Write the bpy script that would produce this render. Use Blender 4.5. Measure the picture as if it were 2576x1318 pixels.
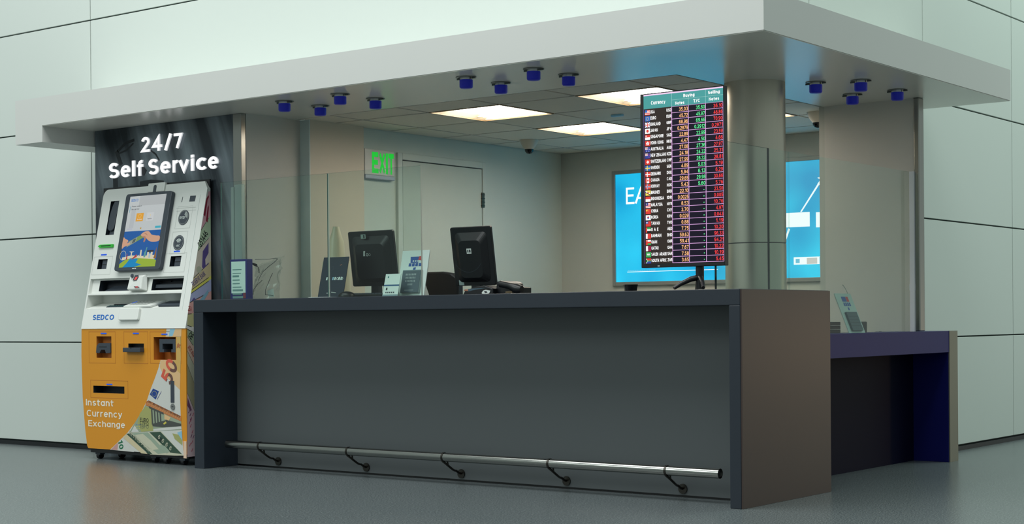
import bpy, bmesh, math, random
import numpy as np
from mathutils import Vector, Matrix
random.seed(4)
for o in list(bpy.data.objects): bpy.data.objects.remove(o)
S = bpy.context.scene
COL = S.collection
V = Vector

# ------------------------------------------------------------------ camera
YAW, PITCH, ROLL = 0.6571, -0.0041, -0.0081
CAM = V((3.8256, -6.7789, 0.928)); FPX = 4001.1; SY = -161.73
a = -YAW
FW = V((math.sin(a)*math.cos(PITCH), math.cos(a)*math.cos(PITCH), math.sin(PITCH)))
R0 = V((math.cos(a), -math.sin(a), 0)); U0 = R0.cross(FW)
RT = R0*math.cos(ROLL)+U0*math.sin(ROLL); UP = -R0*math.sin(ROLL)+U0*math.cos(ROLL)
cd = bpy.data.cameras.new('camera'); cd.sensor_width = 36; cd.lens = FPX/2576*36
cd.shift_y = -SY/2576; cd.clip_end = 200
co = bpy.data.objects.new('camera', cd); COL.objects.link(co)
EYE = CAM.copy()                      # fitted viewpoint that image coordinates are cast from
m4 = Matrix((RT, UP, -FW)).transposed().to_4x4(); m4.translation = CAM
co.matrix_world = m4
S.camera = co

def lin(c):
    c = c/255
    return c/12.92 if c <= .04045 else ((c+.055)/1.055)**2.4
def rgb(*c): return (lin(c[0]), lin(c[1]), lin(c[2]), 1)

# ------------------------------------------------------------------ light
w = bpy.data.worlds.new('hall_air'); S.world = w; w.use_nodes = True
bg = w.node_tree.nodes['Background']
bg.inputs[0].default_value = (0.76, 0.90, 0.86, 1); bg.inputs[1].default_value = 0.42
def area(name, loc, target, sx, sy, power, col):
    l = bpy.data.lights.new(name, 'AREA'); l.shape = 'RECTANGLE'; l.size = sx; l.size_y = sy
    l.energy = power; l.color = col
    o = bpy.data.objects.new(name, l); COL.objects.link(o); o.location = loc
    o.rotation_euler = (V(target)-V(loc)).to_track_quat('-Z', 'Y').to_euler()
    return o
area('assumed_skylight_front', (-2.5, -3.0, 9.5), (-2.4, -1.2, 2.4), 12, 5, 950, (.98, 1, .99))  # assumed skylight out of view, lighting the front wall and canopy top
area('added_wall_wash', (1.0, 5.0, 7.0), (.6, 4.8, 2.2), 1.4, 8, 400, (.82, 1, .91))  # unseen strip added above the right wall so it grades from top to bottom
area('assumed_window_left', (-7.5, -12.0, 8.0), (-3, 0, 1.2), 6, 4, 380, (.94, 1, .99))  # unseen window, assumed; lights the front, placed clear of glass reflections
area('assumed_warm_light', (5.0, 10.5, .72), (.2, .6, .7), .5, .8, 9, (1, .62, .32))  # unseen warm light, assumed; added for the glow on the counter's brown end
sp = bpy.data.lights.new('assumed_warm_spot', 'SPOT'); sp.energy = 95; sp.color = (1, .74, .56); sp.spot_size = math.radians(46); sp.spot_blend = 1; sp.shadow_soft_size = .5  # assumed overhead spot, unseen; added for the warm pool on the right floor
so = bpy.data.objects.new('assumed_warm_spot', sp); COL.objects.link(so); so.location = (2.6, -.2, 5.0)
so.rotation_euler = (V((1.7, .0, 0))-V((2.6, -.2, 5.0))).to_track_quat('-Z', 'Y').to_euler()
S.view_settings.view_transform = 'Standard'
S.view_settings.look = 'None'
S.view_settings.gamma = 1
S.view_settings.use_curve_mapping = False
S.view_settings.exposure = 0.14

# ------------------------------------------------------------------ materials
MATS = {}
def mat(name, col, rough=.5, metal=0., spec=.5, var=.05, scale=6., bump=0., em=None, es=0., stretch=None, coat=0.):
    if name in MATS: return MATS[name]
    m = bpy.data.materials.new(name); m.use_nodes = True; MATS[name] = m
    nt = m.node_tree; b = nt.nodes['Principled BSDF']
    c = rgb(*col)
    b.inputs['Roughness'].default_value = rough; b.inputs['Metallic'].default_value = metal
    b.inputs['Specular IOR Level'].default_value = spec
    if coat: b.inputs['Coat Weight'].default_value = coat; b.inputs['Coat Roughness'].default_value = .08
    tc = nt.nodes.new('ShaderNodeTexCoord'); mp = nt.nodes.new('ShaderNodeMapping')
    if stretch: mp.inputs['Scale'].default_value = stretch
    nz = nt.nodes.new('ShaderNodeTexNoise'); nz.inputs['Scale'].default_value = scale; nz.inputs['Detail'].default_value = 4
    nt.links.new(tc.outputs['Object'], mp.inputs[0]); nt.links.new(mp.outputs[0], nz.inputs[0])
    mx = nt.nodes.new('ShaderNodeMix'); mx.data_type = 'RGBA'
    mx.inputs[6].default_value = tuple(x*(1-var) for x in c[:3])+(1,); mx.inputs[7].default_value = tuple(min(1, x*(1+var)) for x in c[:3])+(1,)
    nt.links.new(nz.outputs['Fac'], mx.inputs[0]); nt.links.new(mx.outputs[2], b.inputs['Base Color'])
    if bump:
        bp = nt.nodes.new('ShaderNodeBump'); bp.inputs['Strength'].default_value = bump; bp.inputs['Distance'].default_value = .002
        nt.links.new(nz.outputs['Fac'], bp.inputs['Height']); nt.links.new(bp.outputs[0], b.inputs['Normal'])
    if em:
        b.inputs['Emission Color'].default_value = rgb(*em); b.inputs['Emission Strength'].default_value = es
    return m
def ink(name, col, rough=.45): return mat(name, col, rough, var=.02)
def lit(name, col, es=1.0):
    return mat('lit_'+name, (8, 8, 8), .4, spec=.15, var=0., em=col, es=es)

WALL = mat('painted_metal_wall_panel', (205, 214, 208), .32, spec=.4, var=.02, scale=.8)
SEAM = mat('panel_seam_shadow_gap', (62, 76, 74), .8)
CANOPY = mat('canopy_white_paint', (208, 210, 206), .45, var=.015, scale=2)
SOFFIT = mat('glossy_soffit_paint', (232, 230, 220), .25, spec=.6, var=.01, scale=2)
STEEL = mat('brushed_steel', (150, 150, 145), .22, 1., var=.08, scale=40, stretch=(1, 1, .03))
COLST = mat('brushed_column_steel', (196, 191, 176), .32, .72, var=.06, scale=30, stretch=(1, 1, .03))
PIPE = mat('polished_pipe_steel', (150, 152, 148), .18, 1., var=.05, scale=20)
SLATE = mat('slate_grey_laminate', (34, 42, 52), .38, spec=.5, var=.08, scale=30)
SLATEP = mat('grey_panel_laminate', (82, 88, 90), .38, spec=.5, var=.05, scale=1.5)
BROWNP = mat('dark_brown_grey_laminate', (64, 51, 47), .33, spec=.5, var=.05, scale=3)
NAVY = mat('navy_laminate', (20, 25, 92), .38, spec=.2, var=.05, scale=5)
JAMB = mat('warm_grey_jamb_paint', (202, 200, 193), .5, var=.02, scale=2)
BEIGE = mat('beige_wall_paint', (208, 197, 178), .5, var=.03, scale=1.5)
GREENW = mat('pale_green_grey_wall_paint', (198, 208, 200), .45, var=.03, scale=1.5)
BACKW = mat('grey_green_back_wall_paint', (188, 190, 182), .45, var=.03, scale=1.5)
TILE = mat('ceiling_tile', (226, 221, 208), .7, var=.03, scale=30)
GRID = mat('dark_joint', (48, 46, 44), .7)  # dark joint colour between tiles, round the door leaf and on the hinges
BLACK = mat('black_plastic', (14, 17, 22), .35, var=.1)
BLACKG = mat('black_gloss', (8, 10, 14), .12, var=.05)
DGREY = mat('charcoal_plastic', (58, 66, 76), .4, var=.05)
DARK = mat('dark_recess_plastic', (30, 37, 46), .5, var=.1)
WHITE = mat('white_kiosk_enamel', (226, 229, 224), .35, var=.01)
GROOVE = mat('pale_grey_groove', (188, 192, 188), .6)
ORANGE = mat('orange_enamel', (218, 146, 38), .4, var=.03, scale=3)
ORG2 = mat('orange_groove', (186, 110, 40), .5)
PAPER = mat('white_paper', (225, 235, 230), .6, var=.02)
LEDBL = lit('led_blue', (40, 90, 215), .9)
BLUELAMP = mat('blue_lamp_cap', (18, 24, 150), .45, var=.05, em=(10, 20, 120), es=.25)

def floor_mat():
    m = bpy.data.materials.new('speckled_terrazzo'); m.use_nodes = True; nt = m.node_tree; b = nt.nodes['Principled BSDF']
    tc = nt.nodes.new('ShaderNodeTexCoord')
    n1 = nt.nodes.new('ShaderNodeTexNoise'); n1.inputs['Scale'].default_value = 130; n1.inputs['Detail'].default_value = 3
    n2 = nt.nodes.new('ShaderNodeTexNoise'); n2.inputs['Scale'].default_value = 1.1; n2.inputs['Detail'].default_value = 3
    r = nt.nodes.new('ShaderNodeValToRGB')
    r.color_ramp.elements[0].position = .32; r.color_ramp.elements[0].color = rgb(48, 56, 60)
    r.color_ramp.elements[1].position = .72; r.color_ramp.elements[1].color = rgb(122, 130, 131)
    mx = nt.nodes.new('ShaderNodeMix'); mx.data_type = 'RGBA'; mx.blend_type = 'MULTIPLY'; mx.inputs[0].default_value = .5
    r2 = nt.nodes.new('ShaderNodeValToRGB'); r2.color_ramp.elements[0].color = (.75, .78, .78, 1); r2.color_ramp.elements[1].color = (1, 1, 1, 1)
    for n in (n1, n2): nt.links.new(tc.outputs['Object'], n.inputs[0])
    nt.links.new(n1.outputs['Fac'], r.inputs[0]); nt.links.new(n2.outputs['Fac'], r2.inputs[0])
    nt.links.new(r.outputs[0], mx.inputs[6]); nt.links.new(r2.outputs[0], mx.inputs[7]); nt.links.new(mx.outputs[2], b.inputs['Base Color'])
    b.inputs['Roughness'].default_value = .27; b.inputs['Specular IOR Level'].default_value = .45
    return m
def glass_mat(name, tint, edge=False):
    m = bpy.data.materials.new(name); m.use_nodes = True; nt = m.node_tree; nt.nodes.clear()
    out = nt.nodes.new('ShaderNodeOutputMaterial'); t = nt.nodes.new('ShaderNodeBsdfTransparent'); t.inputs[0].default_value = tint
    g = nt.nodes.new('ShaderNodeBsdfGlossy'); g.inputs['Roughness'].default_value = .01
    fr = nt.nodes.new('ShaderNodeFresnel'); fr.inputs[0].default_value = 1.5
    geo = nt.nodes.new('ShaderNodeNewGeometry'); inv = nt.nodes.new('ShaderNodeMath'); inv.operation = 'SUBTRACT'; inv.inputs[0].default_value = 1
    mul = nt.nodes.new('ShaderNodeMath'); mul.operation = 'MULTIPLY'; mixs = nt.nodes.new('ShaderNodeMixShader')
    nz = nt.nodes.new('ShaderNodeTexNoise'); nz.inputs['Scale'].default_value = .7
    bp = nt.nodes.new('ShaderNodeBump'); bp.inputs['Strength'].default_value = .02; bp.inputs['Distance'].default_value = .01
    nt.links.new(nz.outputs['Fac'], bp.inputs['Height']); nt.links.new(bp.outputs[0], g.inputs['Normal'])
    nt.links.new(geo.outputs['Backfacing'], inv.inputs[1]); nt.links.new(fr.outputs[0], mul.inputs[0]); nt.links.new(inv.outputs[0], mul.inputs[1])
    nt.links.new(mul.outputs[0], mixs.inputs[0]); nt.links.new(t.outputs[0], mixs.inputs[1]); nt.links.new(g.outputs[0], mixs.inputs[2])
    nt.links.new(mixs.outputs[0], out.inputs[0])
    return m
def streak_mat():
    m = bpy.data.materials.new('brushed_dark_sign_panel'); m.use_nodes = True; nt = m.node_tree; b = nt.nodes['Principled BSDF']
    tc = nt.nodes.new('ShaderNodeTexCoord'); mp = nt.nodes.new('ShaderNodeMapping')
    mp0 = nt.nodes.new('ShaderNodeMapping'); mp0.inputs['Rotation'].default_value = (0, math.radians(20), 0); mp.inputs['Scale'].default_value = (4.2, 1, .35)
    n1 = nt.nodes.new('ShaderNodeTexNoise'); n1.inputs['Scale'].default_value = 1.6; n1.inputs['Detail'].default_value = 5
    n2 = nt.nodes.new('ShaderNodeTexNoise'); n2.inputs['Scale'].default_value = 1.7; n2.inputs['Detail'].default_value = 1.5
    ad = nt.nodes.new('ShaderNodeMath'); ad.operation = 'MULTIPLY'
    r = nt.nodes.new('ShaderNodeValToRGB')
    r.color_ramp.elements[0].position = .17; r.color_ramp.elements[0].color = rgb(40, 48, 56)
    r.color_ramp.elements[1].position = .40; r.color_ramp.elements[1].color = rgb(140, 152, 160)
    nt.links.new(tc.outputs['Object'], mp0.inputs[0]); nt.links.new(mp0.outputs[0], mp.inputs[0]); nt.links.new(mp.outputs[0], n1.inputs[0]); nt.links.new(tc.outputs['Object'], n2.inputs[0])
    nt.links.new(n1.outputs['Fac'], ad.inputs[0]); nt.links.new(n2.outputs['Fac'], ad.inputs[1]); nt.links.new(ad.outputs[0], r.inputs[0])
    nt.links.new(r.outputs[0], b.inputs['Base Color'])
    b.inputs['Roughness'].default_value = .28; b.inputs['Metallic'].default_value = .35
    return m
FLOORM = floor_mat(); GLASS = glass_mat('green_tinted_glass', (.895, .955, .935, 1)); GEDGE = mat('green_glass_edge', (40, 104, 104), .15, spec=.8)
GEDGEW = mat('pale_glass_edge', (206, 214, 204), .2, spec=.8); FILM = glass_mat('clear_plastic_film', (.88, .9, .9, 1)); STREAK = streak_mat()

# ------------------------------------------------------------------ geometry helpers
class Frame:
    """a plane in the scene: origin, two in-plane axes, outward normal"""
    def __init__(s, o, u, v): s.o = V(o); s.u = V(u).normalized(); s.v = V(v).normalized(); s.n = s.u.cross(s.v).normalized()
    def at(s, u, v, n=0.): return s.o+s.u*u+s.v*v+s.n*n
    def px(s, x, y):       # where the photograph's sight line meets this plane
        d = FW+RT*((x-1288)/FPX)-UP*((y-(659-SY))/FPX)
        p = EYE+d*((s.o-EYE).dot(s.n)/d.dot(s.n))-s.o
        return (p.dot(s.u), p.dot(s.v))
    def off(s, n): return Frame(s.o+s.n*n, s.u, s.v)
class MB:
    def __init__(s): s.b = bmesh.new(); s.m = []
    def mi(s, m):
        if m not in s.m: s.m.append(m)
        return s.m.index(m)
    def face(s, pts, m):
        f = s.b.faces.new([s.b.verts.new(p) for p in pts]); f.material_index = s.mi(m); return f
    def hexa(s, lo, hi, m):
        i = s.mi(m); a = [s.b.verts.new(p) for p in lo]; b = [s.b.verts.new(p) for p in hi]; k = len(a)
        fs = [s.b.faces.new(a[::-1]), s.b.faces.new(b)]+[s.b.faces.new((a[j], a[(j+1) % k], b[(j+1) % k], b[j])) for j in range(k)]
        for f in fs: f.material_index = i
        return fs
    def box(s, x0, y0, z0, x1, y1, z1, m):
        return s.hexa([V((x0, y0, z0)), V((x1, y0, z0)), V((x1, y1, z0)), V((x0, y1, z0))], [V((x0, y0, z1)), V((x1, y0, z1)), V((x1, y1, z1)), V((x0, y1, z1))], m)
    def fbox(s, F, u0, v0, u1, v1, n0, n1, m): return s.fprism(F, [(u0, v0), (u1, v0), (u1, v1), (u0, v1)], n0, n1, m)
    def fprism(s, F, pts, n0, n1, m): return s.hexa([F.at(u, v, n0) for u, v in pts], [F.at(u, v, n1) for u, v in pts], m)
    def fpoly(s, F, pts, n, m): return s.face([F.at(u, v, n) for u, v in pts], m)
    def ppoly(s, F, px, n, m): return s.fpoly(F, ccw([F.px(*p) for p in px]), n, m)
    def tube(s, pts, r, m, k=14, cap=True):
        i = s.mi(m); pts = [V(p) for p in pts]; rings = []
        up = V((0, 0, 1))
        for j, p in enumerate(pts):
            t = (pts[min(j+1, len(pts)-1)]-pts[max(j-1, 0)]).normalized()
            a = t.cross(up)
            if a.length < .05: a = t.cross(V((1, 0, 0)))
            a.normalize(); b = a.cross(t); rr = r[j] if isinstance(r, (list, tuple)) else r
            rings.append([s.b.verts.new(p+a*(rr*math.cos(q*2*math.pi/k))+b*(rr*math.sin(q*2*math.pi/k))) for q in range(k)])
        for r0, r1 in zip(rings, rings[1:]):
            for q in range(k):
                f = s.b.faces.new((r0[q], r1[q], r1[(q+1) % k], r0[(q+1) % k])); f.material_index = i; f.smooth = True
        if cap:
            for rr in (rings[0], rings[-1][::-1]):
                f = s.b.faces.new([s.b.verts.new(v.co) for v in rr]); f.material_index = i
    def lathe(s, c, prof, m, k=28, cap=True):      # prof: (radius, z) list from bottom to top
        s.tube([V(c)+V((0, 0, z)) for _, z in prof], [max(r, 1e-4) for r, _ in prof], m, k, cap)
    def ring(s, F, u, v, r0, r1, n, m, a0=0, a1=360, k=24):
        for j in range(k):
            t0 = math.radians(a0+(a1-a0)*j/k); t1 = math.radians(a0+(a1-a0)*(j+1)/k)
            s.fpoly(F, [(u+r0*math.cos(t0), v+r0*math.sin(t0)), (u+r1*math.cos(t0), v+r1*math.sin(t0)), (u+r1*math.cos(t1), v+r1*math.sin(t1)), (u+r0*math.cos(t1), v+r0*math.sin(t1))], n, m)
    def disc(s, F, u, v, r, n, m, n0=None, k=28):
        pts = [(u+r*math.cos(q*2*math.pi/k), v+r*math.sin(q*2*math.pi/k)) for q in range(k)]
        if n0 is None: s.fpoly(F, pts, n, m)
        else: s.fprism(F, pts, n0, n, m)
    def text(s, F, t, u, v, h, m, w=None, n=.001, align='l', bold=0., ext=0., rot=0., split=None, side=None):
        """lettering: cap height h, total width w, baseline start (l), end (r) or middle (c) at u,v"""
        vs, fs, x0, x1 = glyphs(t, bold, ext)
        sc = h/.729; sx = sc if w is None else w/max(x1-x0, 1e-4)
        sh = {'l': 0, 'c': -(x1-x0)/2, 'r': -(x1-x0)}[align]
        i = s.mi(m); ca, sa = math.cos(rot), math.sin(rot); new = []; i2 = i
        if split:              # two-colour numerals: the upper half takes a second ink
            i2 = s.mi(split); q = bmesh.new(); qv = [q.verts.new(p) for p in vs]
            for f in fs: q.faces.new([qv[j] for j in f])
            bmesh.ops.bisect_plane(q, geom=q.verts[:]+q.edges[:]+q.faces[:], plane_co=(0, .36, 0), plane_no=(0, 1, 0))
            q.verts.index_update(); vs = [tuple(x.co) for x in q.verts]; fs = [tuple(x.index for x in f.verts) for f in q.faces]; q.free()
        for p in vs:
            a = (p[0]-x0+sh)*sx; b = p[1]*sc
            new.append(s.b.verts.new(F.at(u+a*ca-b*sa, v+a*sa+b*ca, n+p[2]*sc)))
        i3 = s.mi(side) if side else i
        for k, f in enumerate(fs):
            q = s.b.faces.new([new[j] for j in f]); q.material_index = i if sum(vs[j][1] for j in f)/len(f) < .36 else i2
            if side and k % 6 >= 1: q.material_index = i3
    def build(s, name, parent=None, loc=None, bevel=0., smooth=False, recalc=True, seg=2):
        if recalc: bmesh.ops.recalc_face_normals(s.b, faces=[f for f in s.b.faces])
        me = bpy.data.meshes.new(name); o = bpy.data.objects.new(name, me); COL.objects.link(o)
        base = V((0, 0, 0))
        if parent is not None: o.parent = parent; base = WLOC[parent.name]
        if loc is not None: o.location = V(loc)-base; base = V(loc)
        for v in s.b.verts: v.co -= base
        s.b.to_mesh(me); s.b.free()
        for m in s.m: me.materials.append(m)
        if smooth:
            for p in me.polygons: p.use_smooth = True
        if bevel:
            b = o.modifiers.new('bevel', 'BEVEL'); b.width = bevel; b.segments = seg; b.limit_method = 'ANGLE'; b.angle_limit = math.radians(40)
        WLOC[o.name] = base
        return o
WLOC = {}
GC = {}
def A_(cx, cy, rx, ry, a0, a1, n=12):
    return [(cx+rx*math.cos(math.radians(a0+(a1-a0)*k/n)), cy+ry*math.sin(math.radians(a0+(a1-a0)*k/n))) for k in range(n+1)]
O_ = lambda cx, cy, rx, ry: A_(cx, cy, rx, ry, 90, 450, 20)
P_BOWL = [(0, 0), (0, 1), (.25, 1)]+A_(.25, .74, .24, .26, 90, -90)+[(0, .48)]
STROKES = {          # a plain grotesque alphabet: (width, centre lines), cap height 1
 '0': (.5, [O_(.25, .5, .25, .5)]), '1': (.3, [[(.02, .78), (.26, 1), (.26, 0)]]), '2': (.5, [A_(.25, .73, .24, .27, 172, -32)+[(0, 0), (.5, 0)]]),
 '3': (.48, [A_(.23, .76, .22, .24, 165, -90), A_(.23, .26, .25, .26, 90, -165)]), '4': (.56, [[(.4, 0), (.4, 1), (0, .27), (.56, .27)]]),
 '5': (.48, [[(.45, 1), (.08, 1), (.05, .56)], A_(.23, .32, .25, .32, 138, -155)]), '6': (.5, [O_(.25, .31, .25, .31), [(0, .31)]+A_(.28, .45, .28, .55, 175, 45)]),
 '7': (.5, [[(0, 1), (.5, 1), (.17, 0)]]), '8': (.5, [O_(.25, .76, .21, .24), O_(.25, .27, .25, .27)]), '9': (.5, [O_(.25, .69, .25, .31), [(.5, .69)]+A_(.22, .55, .28, .55, -5, -135)]),
 'A': (.64, [[(0, 0), (.32, 1), (.64, 0)], [(.11, .33), (.53, .33)]]), 'B': (.52, [[(0, 0), (0, 1), (.25, 1)]+A_(.25, .76, .22, .24, 90, -90)+[(0, .52)], [(.24, .52)]+A_(.26, .26, .26, .26, 90, -90)+[(0, 0)]]),
 'C': (.58, [A_(.32, .5, .32, .5, 45, 315, 18)]), 'D': (.56, [[(0, 0), (0, 1), (.22, 1)]+A_(.22, .5, .34, .5, 90, -90)+[(0, 0)]]),
 'E': (.46, [[(.46, 1), (0, 1), (0, 0), (.48, 0)], [(0, .52), (.42, .52)]]), 'F': (.44, [[(.44, 1), (0, 1), (0, 0)], [(0, .5), (.4, .5)]]),
 'G': (.62, [A_(.32, .5, .32, .5, 45, 330, 18)+[(.62, .46), (.36, .46)]]), 'H': (.54, [[(0, 0), (0, 1)], [(.54, 0), (.54, 1)], [(0, .52), (.54, .52)]]), 'I': (.0, [[(0, 0), (0, 1)]]),
 'J': (.36, [[(.36, 1), (.36, .22)]+A_(.18, .22, .18, .22, 0, -170)]), 'K': (.55, [[(0, 0), (0, 1)], [(.52, 1), (0, .36)], [(.2, .6), (.55, 0)]]), 'L': (.44, [[(0, 1), (0, 0), (.44, 0)]]),
 'M': (.68, [[(0, 0), (0, 1), (.34, .12), (.68, 1), (.68, 0)]]), 'N': (.54, [[(0, 0), (0, 1), (.54, 0), (.54, 1)]]), 'O': (.7, [O_(.35, .5, .35, .5)]), 'P': (.5, [P_BOWL]),
 'Q': (.7, [O_(.35, .5, .35, .5), [(.42, .26), (.68, -.04)]]), 'R': (.52, [P_BOWL, [(.24, .48), (.53, 0)]]), 'S': (.5, [A_(.25, .75, .22, .25, 28, 270)+A_(.25, .25, .25, .25, 90, -152)]),
 'T': (.54, [[(0, 1), (.54, 1)], [(.27, 1), (.27, 0)]]), 'U': (.52, [[(0, 1), (0, .28)]+A_(.26, .28, .26, .28, 180, 360)+[(.52, 1)]]), 'V': (.6, [[(0, 1), (.3, 0), (.6, 1)]]),
 'W': (.84, [[(0, 1), (.21, 0), (.42, .9), (.63, 0), (.84, 1)]]), 'X': (.56, [[(0, 0), (.56, 1)], [(0, 1), (.56, 0)]]), 'Y': (.56, [[(0, 1), (.28, .48), (.56, 1)], [(.28, .48), (.28, 0)]]), 'Z': (.52, [[(0, 1), (.52, 1), (0, 0), (.52, 0)]]),
 'a': (.44, [O_(.22, .36, .22, .36), [(.44, .72), (.44, 0)]]), 'c': (.42, [A_(.24, .36, .24, .36, 45, 315)]), 'e': (.46, [[(.02, .37), (.44, .37)], A_(.23, .36, .23, .36, 0, 315, 18)]),
 'f': (.3, [[(.11, 0), (.11, .82)]+A_(.28, .82, .17, .18, 180, 75), [(0, .68), (.28, .68)]]), 'g': (.44, [O_(.22, .36, .22, .36), [(.44, .72), (.44, -.05)]+A_(.22, -.05, .22, .21, 0, -155)]),
 'h': (.42, [[(0, 0), (0, 1)], [(0, .4)]+A_(.21, .42, .21, .3, 180, 0)+[(.42, 0)]]), 'i': (.0, [[(0, 0), (0, .72)], [(0, .985), (0, 1.0)]]), 'l': (.0, [[(0, 0), (0, 1.02)]]),
 'n': (.42, [[(0, 0), (0, .72)], [(0, .4)]+A_(.21, .42, .21, .3, 180, 0)+[(.42, 0)]]), 'o': (.48, [O_(.24, .36, .24, .36)]), 'q': (.44, [O_(.22, .36, .22, .36), [(.44, .72), (.44, -.24)]]),
 'r': (.26, [[(0, 0), (0, .72)], [(0, .38)]+A_(.24, .4, .24, .32, 180, 75)]), 's': (.38, [A_(.19, .54, .17, .18, 28, 270)+A_(.19, .18, .19, .18, 90, -152)]),
 't': (.28, [[(.1, .94), (.1, .15)]+A_(.24, .15, .14, .15, 180, 290), [(0, .7), (.28, .7)]]), 'u': (.42, [[(0, .72), (0, .28)]+A_(.21, .28, .21, .28, 180, 360)+[(.42, .72)], [(.42, .72), (.42, 0)]]),
 'v': (.46, [[(0, .72), (.23, 0), (.46, .72)]]), 'x': (.44, [[(0, 0), (.44, .72)], [(0, .72), (.44, 0)]]), 'y': (.46, [[(0, .72), (.23, .02)], [(.46, .72), (.18, -.16), (.12, -.22), (.01, -.24)]]),
 '.': (.0, [[(0, .0), (0, .02)]]), '-': (.26, [[(0, .38), (.26, .38)]]), '/': (.34, [[(0, -.08), (.34, 1.08)]]), '|': (.0, [[(0, 0), (0, 1)]]),
 '\u03a9': (.6, [[(0, 0), (.2, 0)]+A_(.3, .56, .3, .44, 235, -55, 16)+[(.4, 0), (.6, 0)]]), ' ': (.2, [])}
def ribbon(pts, hw):
    pts = [V((x, y)) for x, y in pts]; out = []
    pts = [p for k, p in enumerate(pts) if k == 0 or (p-pts[k-1]).length > 1e-4]
    closed = (pts[0]-pts[-1]).length < 1e-3; n = len(pts)
    if not closed:             # square ends on the straight strokes
        for e, q in ((0, 1), (-1, -2)):
            d = pts[e]-pts[q]
            if d.length > .14 or n == 2:
                d.normalize(); pts[e] = pts[e]+d*hw*(1 if abs(d.x) < .2 or abs(d.y) < .2 else .6)
    for k, p in enumerate(pts):
        d0 = (p-pts[k-1]).normalized() if k else None; d1 = (pts[k+1]-p).normalized() if k < n-1 else None
        if closed and k == 0: d0 = (pts[-1]-pts[-2]).normalized()
        if closed and k == n-1: d1 = (pts[1]-pts[0]).normalized()
        if d0 is None: d0 = d1; p = p-d1*0
        if d1 is None: d1 = d0
        n0, n1 = V((-d0.y, d0.x)), V((-d1.y, d1.x)); m = n0+n1
        if m.length < .3: m = n1
        m.normalize(); k_ = hw/max(.42, m.dot(n1)); out.append((p+m*k_, p-m*k_))
    return out
def glyphs(t, bold, ext):
    k = (t, bold, ext)
    if k not in GC:
        wt = .135+bold*3; hw = wt/2; x = hw; vs, fs = [], []; K = .729
        for ch in t:
            wd, st = STROKES[ch]
            for si, q in enumerate(st):
                zo = .0016*(si+1); q = [(x+a, hw+b*(1-wt)) for a, b in q]
                rb = ribbon(q, hw)
                for (a0, b0), (a1, b1) in zip(rb, rb[1:]):
                    o = len(vs)
                    if ext:
                        for z in (ext, -ext): vs += [(p.x*K, p.y*K, z) for p in (b0, b1, a1, a0)]
                        fs += [(o, o+1, o+2, o+3), (o+7, o+6, o+5, o+4), (o, o+4, o+5, o+1), (o+1, o+5, o+6, o+2), (o+2, o+6, o+7, o+3), (o+3, o+7, o+4, o)]
                    else:
                        vs += [(p.x*K, p.y*K, zo) for p in (b0, b1, a1, a0)]; fs.append((o, o+1, o+2, o+3))
            x += wd+wt+.13
        xs = [v[0] for v in vs] or [0, .3]
        GC[k] = (vs, fs, min(xs), max(xs))
    return GC[k]
def ccw(p):
    ar = sum(p[i][0]*p[(i+1) % len(p)][1]-p[(i+1) % len(p)][0]*p[i][1] for i in range(len(p)))
    return p if ar > 0 else p[::-1]
def smooth(p, k=4):
    out = []; n = len(p)
    for a in range(n):
        p0, p1, p2, p3 = (V(p[(a+d) % n]) for d in (-1, 0, 1, 2))
        for q in range(k):
            t = q/k; out.append(tuple(.5*((2*p1)+(p2-p0)*t+(2*p0-5*p1+4*p2-p3)*t*t+(3*p1-p0-3*p2+p3)*t**3)))
    return out
def thing(name, loc, label, cat, group=None):
    o = bpy.data.objects.new(name, None); COL.objects.link(o); o.location = loc; o.empty_display_size = .1
    WLOC[o.name] = V(loc); tag(o, label, cat, group); return o
def tag(o, label, cat, group=None):
    o['label'] = label; o['category'] = cat
    if group: o['group'] = group
    return o
def struct(o, label=None):
    o['kind'] = 'structure'
    if label: o['label'] = label
    return o
def copy_tree(o, parent=None, loc=None):
    c = o.copy(); COL.objects.link(c)
    if parent is not None: c.parent = parent
    if loc is not None: c.location = loc
    for ch in o.children: copy_tree(ch, c)
    return c
def cut(o, cutters):
    for c in cutters:
        md = o.modifiers.new('cut', 'BOOLEAN'); md.object = c; md.operation = 'DIFFERENCE'; md.solver = 'EXACT'; md.material_mode = 'TRANSFER'
    dg = bpy.context.evaluated_depsgraph_get(); dg.update()
    me = bpy.data.meshes.new_from_object(o.evaluated_get(dg))
    o.modifiers.clear(); old = o.data; o.data = me; bpy.data.meshes.remove(old)
    for c in cutters: bpy.data.objects.remove(c)
def rrect(u0, v0, u1, v1, r, k=5, corners=(1, 1, 1, 1)):
    pts = []
    for (cx, cy, a0, on) in ((u0+r, v0+r, 180, corners[0]), (u1-r, v0+r, 270, corners[1]), (u1-r, v1-r, 0, corners[2]), (u0+r, v1-r, 90, corners[3])):
        if not on: pts.append((cx+r*(1 if a0 in (270, 0) else -1), cy+r*(1 if a0 in (0, 90) else -1))); continue
        for j in range(k+1):
            t = math.radians(a0+90*j/k); pts.append((cx+r*math.cos(t), cy+r*math.sin(t)))
    return pts
X, Y, Z = V((1, 0, 0)), V((0, 1, 0)), V((0, 0, 1))
ZB, ZT = 2.280, 2.477                 # underside and top of the canopy

# ------------------------------------------------------------------ setting
b = MB(); b.box(-26, -26, -.1, 22, 14, 0, FLOORM); struct(b.build('floor'))

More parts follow.
